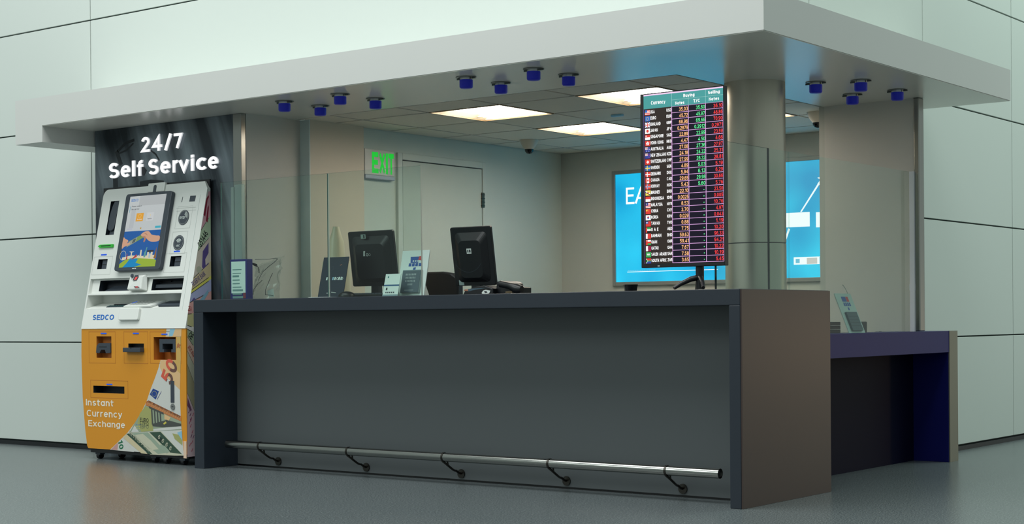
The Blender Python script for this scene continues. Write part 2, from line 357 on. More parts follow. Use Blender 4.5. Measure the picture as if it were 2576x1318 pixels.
def panels(b, F, us, vs, gap, th, m):
    for u0, u1 in zip(us, us[1:]):
        for v0, v1 in zip(vs, vs[1:]):
            b.fbox(F, u0+gap/2, v0+gap/2, u1-gap/2, v1-gap/2, -th, 0, m)
rows = [.035, .787, 1.58, 2.372, 3.148, 3.94, 4.73, 5.52, 6.31]
FL = Frame((0, .58, 0), X, Z); FR = Frame((-.45, 0, 0), Y, Z)
b = MB()
panels(b, FL, [-25, -20, -15.45, -12.2, -8.97, -7.35, -5.733, -4.05], rows[:4], .010, .02, WALL)
panels(b, FL, [-25, -20, -15.45, -12.2, -8.97, -7.35, -5.733, -.45], rows[3:], .010, .02, WALL)
b.box(-25, .6, 0, -4.05, .75, 2.372, SEAM); b.box(-25, .6, 2.372, -.47, .75, 6.31, SEAM)
struct(b.build('wall_left', bevel=.0015, seg=1))
b = MB()
panels(b, FR, [2.61, 3.242, 4.867, 6.49, 8.11, 9.73, 11.35], rows[:4], .010, .02, WALL)
panels(b, FR, [.58, 1.617, 3.242, 4.867, 6.49, 8.11, 9.73, 11.35], rows[3:], .010, .02, WALL)
b.box(-.6, 2.62, 0, -.47, 11.35, 2.372, SEAM); b.box(-.6, .6, 2.372, -.47, 11.35, 6.31, SEAM)
struct(b.build('wall_right', bevel=.0015, seg=1))
b = MB(); b.box(-25, .566, 0, -5.35, .6, .03, BLACK); struct(b.build('baseboard_left'))
b = MB(); b.box(-.47, 3.06, 0, -.436, 11.3, .03, BLACK); struct(b.build('baseboard_right'))
# booth walls
b = MB(); b.box(-5.34, .345, 0, -3.92, .575, ZB, JAMB); struct(b.build('wall_booth'))
b = MB(); b.box(-4.0, .35, 0, -3.84, .84, ZB, JAMB); struct(b.build('wall_jamb_left'))
b = MB(); b.box(-4.0, .845, 0, -3.752, 1.37, ZB, BEIGE); b.box(-3.84, .838, 0, -3.752, .845, ZB, mat('cool_grey_pilaster', (200, 212, 210), .5)); struct(b.build('wall_pilaster'))
b = MB(); b.box(-3.95, 1.375, 0, -3.80, 3.9, 2.4, GREENW); struct(b.build('wall_side'))
b = MB(); b.box(-3.95, 3.78, 0, -.75, 3.9, 2.4, BACKW); struct(b.build('wall_back'))
b = MB(); b.box(-.82, 2.545, .836, -.215, 2.6, ZB, JAMB); b.box(-.82, 2.545, 0, -.48, 2.6, .836, JAMB); b.box(-.86, 2.55, 0, -.82, 3.78, 2.4, BACKW); struct(b.build('wall_jamb_right'))
b = MB(); b.box(-3.918, .305, 1.07, -3.842, .348, ZB, STEEL); struct(b.build('trim_1', bevel=.004))
b = MB(); b.box(-.212, 2.535, .836, -.176, 2.608, ZB, STEEL); struct(b.build('trim_2', bevel=.006))

# tiled ceiling with openings for the light troffers
gx = [-3.80, -3.50, -2.915, -2.33, -1.745, -1.16, -.835]; gy = [.775, 1.09, 1.67, 2.25, 2.83, 3.41, 3.78]
LC = {(2, 1), (4, 1), (2, 3), (4, 3)}
b = MB()
for i in range(6):
    for j in range(6):
        if (i, j) in LC: continue
        b.box(gx[i]+.011, gy[j]+.011, ZB, gx[i+1]-.011, gy[j+1]-.011, ZB+.018, TILE)
        b.box(gx[i], gy[j], ZB+.006, gx[i+1], gy[j+1], ZB+.03, GRID)
b.box(-3.95, .7, ZB+.16, -.75, 3.9, ZB+.2, TILE)
struct(b.build('ceiling'))

# door with frame and hinge
FD = Frame((-3.80, 0, 0), Y, Z)
dr = MB()
dr.fbox(FD, 1.757, .01, 1.806, 2.135, 0, .022, GREENW); dr.fbox(FD, 2.728, .01, 2.765, 2.135, 0, .022, GREENW); dr.fbox(FD, 1.806, 2.086, 2.728, 2.135, 0, .022, GREENW)
dr = struct(dr.build('door_1', bevel=.004))
l = MB(); l.fbox(FD, 1.813, .012, 2.721, 2.079, .002, .016, mat('door_paint', (190, 200, 190), .45, var=.03)); l.build('door_leaf', dr)
l = MB(); l.fbox(FD, 1.806, .012, 1.813, 2.086, .001, .004, GRID); l.fbox(FD, 2.721, .012, 2.728, 2.086, .001, .004, GRID); l.fbox(FD, 1.806, 2.079, 2.728, 2.086, .001, .004, GRID); l.build('door_gap', dr)
for z0 in (1.787, .35):
    l = MB(); l.fbox(FD, 2.712, z0, 2.742, z0+.115, .016, .026, mat('hinge_bronze', (96, 88, 72), .35, .9))
    for q in range(4): l.fbox(FD, 2.709, z0+.012+q*.028, 2.745, z0+.018+q*.028, .016, .028, GRID)
    l.build('hinge', dr)

# ------------------------------------------------------------------ canopy
cn = thing('canopy', (-.2, .2, ZB), 'white L-shaped canopy wrapping around the corner of the exchange booth', 'canopy')
plan = [(-5.665, .575), (-5.665, -.116), (.196, -.116), (.196, 3.09), (-.445, 3.09), (-.445, 2.6), (-.83, 2.6), (-.83, .77), (-3.80, .77), (-3.80, .835), (-3.84, .835), (-3.84, .575)]
FP = Frame((0, 0, 0), X, Y)
b = MB()
i = b.mi(CANOPY)
b.fprism(FP, plan, ZB+.004, ZT, CANOPY); b.build('fascia', cn)
b = MB()
inset = [(-5.36, .575), (-5.36, -.111), (.191, -.111), (.191, 3.085), (-.445, 3.085), (-.445, 2.6), (-.83, 2.6), (-.83, .77), (-3.80, .77), (-3.80, .835), (-3.84, .835), (-3.84, .575)]
b.fprism(FP, inset, ZB, ZB+.004, SOFFIT); b.build('soffit', cn)
b = MB(); b.box(-5.665, -.116, 2.171, -5.36, .575, ZB+.004, CANOPY); b.build('drop_block', cn)

# downlights under the canopy
spots = [
 (-3.235, .106, 'blue downlight nearest the self service sign, front row under the canopy'),
 (-3.21, .392, 'blue downlight nearest the self service sign, back row under the canopy'),
 (-2.765, .107, 'blue downlight above the left desktop monitor, front row, second from the sign'),
 (-2.736, .385, 'blue downlight above the left desktop monitor, back row, second from the sign'),
 (-1.777, .084, 'blue downlight in front of the middle ceiling troffer, third along the front row'),
 (-1.757, .373, 'blue downlight just before the middle ceiling troffer, third along the back row'),
 (-1.314, .092, 'front-row blue downlight closest to the canopy corner, left of the rate board'),
 (-1.284, .374, 'back-row blue downlight closest to the rate board, left of the steel column'),
 (-.375, 1.545, 'blue downlight right beside the steel column under the side canopy'),
 (-.142, 1.645, 'blue downlight near the outer edge of the side canopy, topmost on the right'),
 (-.428, 2.134, 'blue downlight over the navy side desk, close to the right jamb wall'),
 (-.142, 2.143, 'rightmost blue downlight under the canopy, above the right steel trim')]
def downlight():
    t = thing('downlight', (spots[0][0], spots[0][1], ZB), '', 'ceiling light')
    c = V((spots[0][0], spots[0][1], 0))
    p = MB(); p.lathe(c, [(.058, ZB-.004), (.058, ZB-.0005)], mat('downlight_plate_metal', (110, 112, 108), .3, .8)); p.build('mounting_plate', t)
    p = MB(); p.lathe(c, [(.006, ZB-.0635), (.032, ZB-.062), (.037, ZB-.056), (.037, ZB-.016)], BLUELAMP); p.build('lamp_cap', t)
    p = MB(); p.lathe(c, [(.035, ZB-.016), (.035, ZB-.004)], mat('downlight_neck_chrome', (196, 200, 200), .2, .9)); p.build('collar', t)
    for s in (-1, 1):
        p = MB(); p.box(c.x+s*.052-.012, c.y-.004, ZB-.012, c.x+s*.052+.012, c.y+.004, ZB-.004, mat('clip_steel', (90, 96, 94), .3, .9)); p.build('spring_clip', t)
    return t
d0 = downlight()
for k, (x, y, lab) in enumerate(spots):
    o = d0 if k == 0 else copy_tree(d0, loc=(x, y, ZB))
    tag(o, lab, 'ceiling light', 'blue downlights under the canopy')

# ceiling troffers
GLOW = lit('troffer_glow', (255, 246, 232), 14.); REFL = mat('troffer_reflector_white', (238, 226, 205), .5)
troff = [(-2.6225, 1.38, 'large lit square ceiling troffer in the middle, left of the rate board'), (-1.4525, 1.38, 'lit ceiling troffer partly hidden behind the top of the rate board'),
         (-2.6225, 2.54, 'lit ceiling troffer farther back, beyond the white dome camera'), (-1.4525, 2.54, 'lit ceiling troffer seen as a sliver between the steel column and the right jamb')]
def troffer():
    x, y = troff[0][:2]; h = .2885; t = thing('ceiling_troffer', (x, y, ZB), '', 'ceiling light')
    p = MB()
    for s in (-1, 1):
        p.box(x+s*h-.006, y-h, ZB-.004, x+s*h+.006, y+h, ZB+.07, mat('troffer_frame_bronze', (150, 128, 96), .4)); p.box(x-h, y+s*h-.006, ZB-.004, x+h, y+s*h+.006, ZB+.07, MATS['troffer_frame_bronze'])
    p.build('frame', t)
    p = MB(); lo, hi = h-.008, h-.10
    A = [V((x-lo, y-lo, ZB+.004)), V((x+lo, y-lo, ZB+.004)), V((x+lo, y+lo, ZB+.004)), V((x-lo, y+lo, ZB+.004))]
    B = [V((x-hi, y-lo, ZB+.085)), V((x+hi, y-lo, ZB+.085)), V((x+hi, y+lo, ZB+.085)), V((x-hi, y+lo, ZB+.085))]
    for j in range(4): p.face([A[j], A[(j+1) % 4], B[(j+1) % 4], B[j]], REFL)
    p.face(B, REFL); p.build('reflector', t)
    p = MB(); p.box(x-lo+.03, y-.17, ZB+.03, x+lo-.03, y+.17, ZB+.05, GLOW); p.build('diffuser', t)
    for s in (-1, 1):
        p = MB(); p.box(x-lo+.012, y+s*.195-.008, ZB+.012, x+lo-.012, y+s*.195+.008, ZB+.03, mat('baffle_cream', (240, 214, 176), .5)); p.build('baffle', t)
    for s in (-1, 1):
        p = MB(); p.tube([(x-lo+.03, y+s*.225, ZB+.03), (x+lo-.03, y+s*.225, ZB+.03)], .016, GLOW); p.build('tube_lamp', t)
    return t
t0 = troffer()
for k, (x, y, lab) in enumerate(troff):
    o = t0 if k == 0 else copy_tree(t0, loc=(x, y, ZB))
    tag(o, lab, 'ceiling light', 'square ceiling troffers inside the booth')

# dome cameras, sensor
domes = [(-3.38, 2.79, 'white dome security camera on the ceiling, left of the rate board'), (-.975, 2.76, 'white dome security camera peeking from behind the right jamb wall')]
def dome():
    x, y = domes[0][:2]; t = thing('dome_camera', (x, y, ZB), '', 'security camera'); c = V((x, y, 0))
    p = MB(); p.lathe(c, [(.03, ZB-.075), (.05, ZB-.05), (.066, ZB-.02), (.072, ZB-.001)], mat('camera_cream', (196, 190, 176), .4)); p.build('housing', t)
    p = MB(); p.lathe(c, [(.004, ZB-.105), (.02, ZB-.1), (.032, ZB-.085), (.034, ZB-.07)], BLACKG); p.build('lens_dome', t)
    return t
c0 = dome()
for k, (x, y, lab) in enumerate(domes):
    o = c0 if k == 0 else copy_tree(c0, loc=(x, y, ZB))
    tag(o, lab, 'security camera')
b = MB(); b.box(-2.085, 1.97, ZB-.014, -2.0, 2.0, ZB, mat('pale_blue_sensor', (150, 212, 245), .4))
tag(b.build('ceiling_sensor', bevel=.003), 'small pale blue sensor strip on the ceiling between two troffers', 'sensor')

# ------------------------------------------------------------------ steel column at the corner
cc = V((-.667, 1.354, 0)); cl = thing('column', cc, 'round brushed steel column behind the rate board at the booth corner', 'column')
b = MB(); b.lathe(cc, [(.175, 0), (.175, 1.352)], COLST, 48); b.build('lower_shell', cl)
b = MB(); b.lathe(cc, [(.172, 1.352), (.172, 1.358)], BLACK, 48); b.build('joint', cl)
b = MB(); b.lathe(cc, [(.175, 1.358), (.175, ZB)], COLST, 48); b.build('upper_shell', cl)

# ------------------------------------------------------------------ front counter
ct = thing('service_counter', (-1.98, .4, 0), 'long dark slate waterfall counter with a recessed grey front', 'counter')
b = MB(); b.fprism(FP, [(-3.965, 0), (-.008, 0), (-.008, .95), (-3.745, .95), (-3.745, .83), (-3.835, .83), (-3.835, .302), (-3.965, .302)], .99, 1.07, SLATE); b.build('countertop', ct, bevel=.003)
b = MB(); b.box(-3.965, 0, 0, -3.876, .302, .99, SLATE); b.build('end_panel', ct, bevel=.003)
b = MB(); b.box(-.07, 0, 0, -.008, .95, .99, SLATE); b.build('end_panel', ct, bevel=.003)
b = MB(); b.box(-.008, .003, 0, 0, .95, 1.068, BROWNP); o = b.build('side_cladding', ct, bevel=.001); o['label'] = 'brownish end face of the counter'
b = MB(); b.box(-3.876, .285, .012, -.07, .31, .99, SLATEP); o = b.build('front_panel', ct); o['label'] = 'lighter grey recessed front panel'
b = MB(); b.box(-3.876, .3, 0, -.07, .32, .012, BLACK); b.build('plinth', ct)

# foot rail
fr = thing('foot_rail', (-1.98, .13, .15), 'stainless steel foot rail running along the counter front', 'foot rail')
b = MB(); b.tube([(-3.80, .13, .152), (-.2, .13, .152)], .0255, PIPE, 24, cap=False); b.tube([(-3.80, .13, .152), (-.2, .13, .152)], .0235, PIPE, 24, cap=False)
b.build('pipe', fr, recalc=False)
b = MB(); b.tube([(-.21, .13, .152), (-.206, .13, .152)], .0245, BLACKG, 24); b.build('end_hole', fr); b = MB(); b.tube([(-3.796, .13, .152), (-3.79, .13, .152)], .0245, BLACKG, 24); b.build('end_hole', fr)
BRK = mat('bracket_dark_steel', (70, 68, 64), .3, 1.)
for x in (-3.499, -2.742, -1.999, -1.254, -.512):
    b = MB(); b.tube([(x-.006, .13, .152), (x+.006, .13, .152)], .0275, BRK, 24); b.build('clamp_ring', fr); b = MB()
    pts = [(x, .115, .13)]+[(x+.012*math.sin(q*.5), .12+.12*q/7, .128-.062*math.sin(q/7*math.pi/2)) for q in range(1, 8)]+[(x, .262, .05), (x, .284, .045)]
    b.tube(pts, .0065, BRK, 10); bk = b.build('bracket', fr)
    b = MB(); b.tube([(x, .155, .135), (x, .165, .1)], .005, BRK, 8); b.build('stay', bk)
    b = MB(); b.tube([(x, .278, .045), (x, .286, .045)], .026, BRK, 18); b.build('flange', bk)

# ------------------------------------------------------------------ navy side desk
dk = thing('side_desk', (-.3, 2., 0), 'low navy desk on the right side with an open knee space', 'desk')
top = [(-.47, .955), (-.15, .955), (-.15, 3.05), (-.435, 3.05), (-.435, 2.6), (-.47, 2.6)]
b = MB(); b.fprism(FP, top, .834-.012, .834, NAVY); b.build('desktop', dk)
b = MB(); b.box(-.17, .955, .70, -.15, 2.92, .822, NAVY); b.build('apron', dk)
b = MB(); b.box(-.154, 2.92, 0, -.147, 3.052, .8355, mat('grey_edge_metal', (128, 126, 112), .4, .3)); o = b.build('leg_edge', dk); o['label'] = 'grey metal edge strip of the desk leg'
b = MB(); b.box(-.435, 2.915, 0, -.155, 3.05, .822, NAVY); b.build('end_panel', dk, bevel=.002)
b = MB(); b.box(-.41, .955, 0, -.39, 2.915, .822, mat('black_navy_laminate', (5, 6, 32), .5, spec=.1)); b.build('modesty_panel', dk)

# ------------------------------------------------------------------ glass screens
def pane(b, F, u0, u1, v0, v1, th, em=GEDGE, em2=None):
    i0 = len(b.b.faces); fs = b.fbox(F, u0, v0, u1, v1, 0, th, GLASS)
    for k, f in enumerate(fs):
        if k >= 2: f.material_index = b.mi(em)
    if em2:
        for k in (3, 5): fs[k].material_index = b.mi(em2)
FG = Frame((0, .178, 0), X, Z)
g = thing('glass_screen', (-3., .172, 1.07), 'clear glass teller screen standing on the left half of the front counter', 'glass screen')
b = MB(); pane(b, FG, -3.885, -2.937, 1.07, 1.823, .012, GEDGE); b.build('pane', g)
b = MB(); pane(b, FG, -2.931, -2.19, 1.07, 1.823, .012, GEDGEW); b.build('pane', g)
b = MB(); b.box(-3.895, .262, 1.07, -3.868, .298, 1.80, mat('satin_aluminium', (158, 170, 166), .35, .7)); b.box(-3.868, .266, 1.07, -3.80, .296, 1.815, MATS['satin_aluminium']); b.build('channel', g, bevel=.002)
FG2 = Frame((-.25, 0, 0), Y, Z)
g = thing('glass_screen', (-.244, 1.4, 1.07), 'clear glass screen on the right end of the front counter, behind the rate board', 'glass screen')
b = MB(); pane(b, FG2, .175, .727, 1.07, 1.825, .012, mat('dark_glass_edge', (34, 48, 52), .2)); b.build('pane', g)
b = MB(); pane(b, FG2, .733, .9565, 1.07, 1.825, .012, GLASS); b.build('pane', g)
g = thing('glass_screen', (-.244, 1.7, .834), 'wide clear glass screen standing on the navy side desk', 'glass screen')
b = MB(); pane(b, FG2, .957, 2.52, .835, 1.825, .012, GLASS); b.build('pane', g)
b = MB(); b.box(-.237, 2.522, .8355, -.207, 2.545, 1.825, mat('white_channel', (226, 227, 234), .4)); b.box(-.244, 2.53, 1.09, -.206, 2.54, 1.13, MATS['white_channel']); o = b.build('channel', g); o['label'] = 'white wall channel of the glass'

# ------------------------------------------------------------------ EXIT sign
ex = thing('exit_sign', (-3.79, 1.58, 1.95), 'EXIT sign with tall green letters on the wall beside the door', 'sign')
b = MB(); b.fbox(FD, 1.40, 1.955, 1.705, 2.135, 0, .03, mat('exit_sign_plate', (214, 212, 206), .4)); b.build('plate', ex, bevel=.004)
b = MB(); b.fbox(FD, 1.39, 1.925, 1.70, 1.953, 0, .045, mat('exit_sign_base', (176, 184, 200), .4)); b.build('base_strip', ex, bevel=.006)
EXG = lit('exit_green', (24, 190, 52), .9)
b = MB()
for ch, u0, u1 in (('E', 1.472, 1.538), ('X', 1.548, 1.608), ('I', 1.616, 1.638), ('T', 1.645, 1.70)):
    b.text(FD, ch, u0, 1.968, .148, EXG, u1-u0, .031, bold=.03)
b.build('lettering', ex)

# ------------------------------------------------------------------ light box on the back wall
FB = Frame((0, 3.765, 0), X, Z)
lb = thing('light_box', (-2.2, 3.765, 1.2), 'large backlit cyan advertising light box on the back wall', 'light box')
def cyan_mat():
    m = bpy.data.materials.new('backlit_cyan_print'); m.use_nodes = True; nt = m.node_tree; b = nt.nodes['Principled BSDF']
    tc = nt.nodes.new('ShaderNodeTexCoord'); nz = nt.nodes.new('ShaderNodeTexNoise'); nz.inputs['Scale'].default_value = 2.2; nz.inputs['Detail'].default_value = 1
    r = nt.nodes.new('ShaderNodeValToRGB'); r.color_ramp.elements[0].position = .3; r.color_ramp.elements[0].color = rgb(0, 152, 206); r.color_ramp.elements[1].position = .7; r.color_ramp.elements[1].color = rgb(40, 204, 242)
    nt.links.new(tc.outputs['Object'], nz.inputs[0]); nt.links.new(nz.outputs['Fac'], r.inputs[0]); nt.links.new(r.outputs[0], b.inputs['Emission Color'])
    b.inputs['Emission Strength'].default_value = 1.; b.inputs['Base Color'].default_value = (.01, .05, .07, 1); b.inputs['Roughness'].default_value = .3
    return m
LBF = mat('light_box_frame', (150, 152, 148), .4, .4)
b = MB(); u0, u1, v0, v1 = -3.285, -1.2, 1.19, 2.105; e = .03
b.fbox(FB, u0, v0, u0+e, v1, -.014, .012, LBF); b.fbox(FB, u1-e, v0, u1, v1, -.014, .012, LBF); b.fbox(FB, u0+e, v0, u1-e, v0+e, -.014, .012, LBF); b.fbox(FB, u0+e, v1-e, u1-e, v1, -.014, .012, LBF)
b.build('frame', lb, bevel=.003)
b = MB(); b.fbox(FB, u0+e, v0+e, u1-e, v1-e, -.014, 0, cyan_mat())
LW = lit('print_white', (250, 253, 255), 1.1); LPB = lit('print_pale_blue', (120, 205, 235), .9); LPK = lit('print_grey', (215, 210, 205), .95)
p0 = FB.px(1575, 514); p1 = FB.px(1596, 471)
b.text(FB, 'E', p0[0], p0[1], p1[1]-p0[1], LW, p1[0]-p0[0], .001, bold=-.004)
p0 = FB.px(1597, 513); b.text(FB, 'A', p0[0], p0[1], p1[1]-p0[1]-.003, LW, .115, .001, bold=-.004)
def pxbox(b, F, xa, ya, xb, yb, n, m):
    p, q = F.px(xa, yb), F.px(xb, ya); b.fpoly(F, [(p[0], p[1]), (q[0], p[1]), (q[0], q[1]), (p[0], q[1])], n, m)
pxbox(b, FB, 1578, 677, 1806, 685, .001, LW)
for q in range(16): pxbox(b, FB, 1580+q*4.4, 679.6-q*.12, 1583+q*4.4, 682.2-q*.12, .002, LPB)
pxbox(b, FB, 1940, 533, 2037, 574, .001, LW); pxbox(b, FB, 2053, 531, 2110, 572, .001, LW)
b.ppoly(FB, [(2013, 533), (2017, 533), (2067, 455), (2063, 453)], .001, LW); b.ppoly(FB, [(2056, 463), (2062, 466), (2066, 466), (2071, 455), (2074, 442), (2063, 445), (2056, 447), (2064, 452)], .001, LW)
b.ppoly(FB, [(1974, 604), (1978, 604), (1988, 576), (1983, 574)], .001, LW)
pxbox(b, FB, 1997, 645, 2063, 666, .001, LW); pxbox(b, FB, 2002, 651, 2012, 662, .002, LPB); pxbox(b, FB, 2030, 648, 2056, 664, .002, LPK); pxbox(b, FB, 2062, 646, 2066, 673, .0015, LPB)
b.build('backlit_print', lb)
# ledge below the light box
b = MB(); b.box(-3.3, 3.70, 1.10, -.9, 3.765, 1.125, BACKW); tag(b.build('wall_ledge', bevel=.004), 'pale narrow ledge on the back wall below the cyan light box', 'ledge')

# ------------------------------------------------------------------ self service sign
sg = thing('self_service_sign', (-4.62, .32, 0), 'tall dark brushed sign panel with glowing 24/7 Self Service letters behind the kiosk', 'sign')
FS = Frame((0, .31, 0), X, Z)
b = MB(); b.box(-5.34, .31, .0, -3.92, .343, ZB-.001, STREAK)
SH = mat('sign_dark_stroke', (30, 36, 42), .35, .3)  # dark strokes drawing a blurred figure on the panel face
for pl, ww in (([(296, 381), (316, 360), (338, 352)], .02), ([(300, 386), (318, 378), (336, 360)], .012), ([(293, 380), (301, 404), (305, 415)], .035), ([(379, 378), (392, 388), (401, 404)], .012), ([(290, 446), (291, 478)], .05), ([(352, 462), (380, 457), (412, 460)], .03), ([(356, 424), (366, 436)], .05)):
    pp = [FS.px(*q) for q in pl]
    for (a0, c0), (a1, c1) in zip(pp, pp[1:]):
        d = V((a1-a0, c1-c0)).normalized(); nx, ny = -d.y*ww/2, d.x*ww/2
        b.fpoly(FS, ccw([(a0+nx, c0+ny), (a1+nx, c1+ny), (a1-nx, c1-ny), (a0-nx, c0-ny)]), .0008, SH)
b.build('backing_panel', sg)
LETT = lit('sign_letter', (255, 255, 255), 1.1)
LETS = lit('sign_letter_side', (205, 210, 212), .8)
FSL = FS.off(.017)
def letters(t, ext, v, h):
    for ch, (xa, xb) in zip(t, ext):
        u0, u1 = FSL.px(xa+1.2 if xb-xa > 12 else xa, 400)[0], FSL.px(xb-.6, 400)[0]
        b = MB(); b.text(FS, ch, u0, v, h, LETT, u1-u0, .012, bold=.012, ext=.035, side=LETS); b.build('letter', sg)
letters('24/7', [(351, 376.5), (379, 407.5), (411.5, 432.5), (436, 460)], 2.092, .103)
letters('SelfService', [(272.5, 299), (302, 327.5), (331.5, 339), (342.5, 359.5), (372, 398.5), (401.5, 428.5), (432.5, 447.5), (447.5, 475), (479.5, 487.5), (491.5, 518.5), (521.5, 549)], 1.934, .107)
# ------------------------------------------------------------------ currency exchange kiosk
kx0, kx1 = -5.19, -4.115
kk = thing('currency_exchange_kiosk', (-4.65, .18, 0), 'white and orange self-service currency exchange kiosk covered with banknote pictures', 'kiosk')
SL = .215; FU = Frame((kx0, .062, .89), X, (0, SL, 1)); KW = kx1-kx0; VM = .987
FLW = Frame((kx0, .066, 0), X, Z)
def prof_body(b, outline, F, yb, m):
    fr = [F.at(u, v) for u, v in outline]; b.hexa([V((p.x, yb, p.z)) for p in fr], fr, m)
tl = rrect(0, 0, KW, VM, .05, 6, (0, 0, 0, 1))
ch1, ch2 = FU.px(514, 459), FU.px(522, 471)
tl = [p for p in tl if not (p[0] > KW-.001 and p[1] > VM-.001)]
k = [i for i, p in enumerate(tl) if p[0] > KW-.001][-1]
tl[k+1:k+1] = [(KW, VM-.05), (KW-.035, VM)]
b = MB(); prof_body(b, tl, FU, .285, WHITE); up = b.build('upper_housing', kk)
def cutter(F, xa, ya, xb, yb, depth, m):
    p, q = F.px(xa, yb), F.px(xb, ya); c = MB(); c.fbox(F, min(p[0], q[0]), min(p[1], q[1]), max(p[0], q[0]), max(p[1], q[1]), -depth, .2, m); return c.build('cutter')
def pxr(F, xa, ya, xb, yb):
    p, q = F.px(xa, yb), F.px(xb, ya); return min(p[0], q[0]), min(p[1], q[1]), max(p[0], q[0]), max(p[1], q[1])
hs = FU.px(291, 505)+FU.px(286, 591)
HU0, HU1, HV0, HV1 = FU.px(265, 591.5)[0], FU.px(286, 591)[0], FU.px(275, 591)[1], FU.px(300, 505)[1]
def ucut(u0, v0, u1, v1, depth, m, F=FU):
    c = MB(); c.fbox(F, u0, v0, u1, v1, -depth, .2, m); return c.build('cutter')
cs = [ucut(HU0, HV0, HU1, HV1, .05, DARK)]
def quad(F, tl_, br_):
    p, q = F.px(*tl_), F.px(*br_); return (min(p[0], q[0]), q[1], max(p[0], q[0]), p[1])
Lr = (FU.px(244, 677)[0], FU.px(255, 677)[1], FU.px(267, 677)[0], FU.px(260, 652)[1])
Rr = (FU.px(426, 670)[0], FU.px(440, 670)[1], FU.px(452.6, 669.7)[0], FU.px(443, 644)[1])
cs += [ucut(*Lr, .04, DARK), ucut(*Rr, .04, DARK)]
TU0, TU1 = FU.px(222, 740)[0], FU.px(457, 735)[0]
vP1, vP0 = FU.px(340, 698)[1], FU.px(340, 736)[1]           # slot fascia
cs += [ucut(TU0, vP0, TU1, vP1, .022, WHITE)]
vA, vB = FU.px(340, 740)[1], FU.px(340, 775)[1]
zA, zB_ = FU.at(0, vA).z, FU.at(0, vB).z
c = MB(); xa, xb = kx0+TU0, kx0+TU1
pr = [(-.1, zB_-.002), (FU.at(0, vB).y, zB_), (.235, zB_+.042), (.235, zA), (-.1, zA)]
c.hexa([V((xa, y, z)) for y, z in pr], [V((xb, y, z)) for y, z in pr], WHITE); cs.append(c.build('cutter'))
s1 = (FU.px(242, 730)[0], FU.px(283, 730)[1], FU.px(323, 729)[0], FU.px(283, 703)[1]); s2 = (FU.px(374, 728)[0], FU.px(415, 727.5)[1], FU.px(457, 727)[0], FU.px(415, 699)[1])
cs += [ucut(*s1, .085, DARK), ucut(*s2, .085, DARK)]
cut(up, cs)
b = MB()   # dark recess details inside slots
b.fbox(FU, s2[0]+.01, s2[1]+.02, s2[2]-.01, s2[1]+.045, -.08, -.045, DGREY); b.fbox(FU, s2[0]+.02, s2[1]+.068, s2[0]+.12, s2[1]+.078, -.085, -.075, BLACK); b.build('receipt_bezel', kk, bevel=.002)
b = MB(); b.hexa([FU.at(s1[0]+.01, s1[1]+.004, -.08), FU.at(s1[2]-.01, s1[1]+.004, -.08), FU.at(s1[2]-.01, s1[3]-.03, -.084), FU.at(s1[0]+.1, s1[3]-.03, -.084)], [FU.at(s1[0]+.01, s1[1]+.004, -.05), FU.at(s1[2]-.01, s1[1]+.004, -.05), FU.at(s1[2]-.01, s1[3]-.03, -.07), FU.at(s1[0]+.1, s1[3]-.03, -.07)], DGREY); b.build('note_flap', kk)
# tray floor items
zf = lambda y: zB_+.042*(y-FU.at(0, vB).y)/(.235-FU.at(0, vB).y)
FT = Frame((kx0, FU.at(0, vB).y, zB_), X, (0, 1, .042/(.235-FU.at(0, vB).y)))
b = MB(); b.fbox(FT, .20, .03, .40, .065, .0005, .004, DGREY); b.fbox(FT, .22, .08, .40, .095, .0005, .006, DARK)
for q in range(10): b.fbox(FT, .205+q*.019, .034, .215+q*.019, .06, .004, .006, mat('teal_slot', (40, 84, 84), .4))
b.build('coin_tray', kk)
b = MB(); b.fbox(FT, .42, .0, .70, .13, .0005, .016, WHITE); b.build('keypad_base', kk, bevel=.004)
b = MB()
for i in range(5):
    for j in range(4): b.fbox(FT, .46+i*.036, .02+j*.024, .488+i*.036, .038+j*.024, .016, .02, mat('keypad_key', (176, 180, 176), .4))
b.build('keypad', kk, bevel=.002)
b = MB(); b.fbox(FT, .76, .015, 1.03, .12, .0005, .014, DGREY); b.fbox(FT, .78, .06, 1.03, .068, .014, .018, DARK); b.fbox(FT, .90, .11, 1.03, .13, .014, .03, BLACK); b.build('cash_drawer_lid', kk, bevel=.003)
b = MB(); b.fbox(FT, .44, .06, .452, .10, .017, .019, LEDBL); b.build('tray_indicator', kk); b = MB(); b.fbox(FT, .735, .06, .747, .10, .001, .004, LEDBL); b.build('tray_indicator', kk)
# centre bump with scanner
cb = (FU.px(323, 731)[0], FU.px(340, 731)[1], FU.px(365, 731)[0], FU.px(340, 690)[1])
b = MB()
lo = [FU.at(cb[0], cb[1], -.02), FU.at(cb[2], cb[1], -.02), FU.at(cb[2], cb[3], 0), FU.at(cb[0], cb[3], 0)]
hi = [FU.at(cb[0]+.008, cb[1]+.004, .022), FU.at(cb[2]-.022, cb[1]+.004, .022), FU.at(cb[2]-.03, cb[3]-.02, .022), FU.at(cb[0]+.008, cb[3]-.02, .012)]
b.hexa(lo, hi, WHITE); b.build('scanner_hood', kk, bevel=.006)
RED = lit('scanner_red', (225, 90, 88), .9)
FH = FU.off(.0235)
b = MB(); p = FH.px(332, 693.5); b.disc(FH, p[0], p[1], .013, .002, DGREY, -.004)
b.ppoly(FH, [(340, 692.5), (350, 691.5), (344, 705), (334, 706)], .002, DGREY); b.ppoly(FH, [(342, 697), (347.5, 696.5), (343.5, 704), (337.5, 704.5)], .003, RED); b.build('barcode_scanner', kk); b = MB()
b.ppoly(FH, [(337, 720.5), (347, 720), (352, 723.5), (340, 724)], .002, DGREY); b.ppoly(FH, [(341, 721), (347, 720.7), (349, 723), (342, 723.4)], .003, RED)
b.build('barcode_scanner', kk)
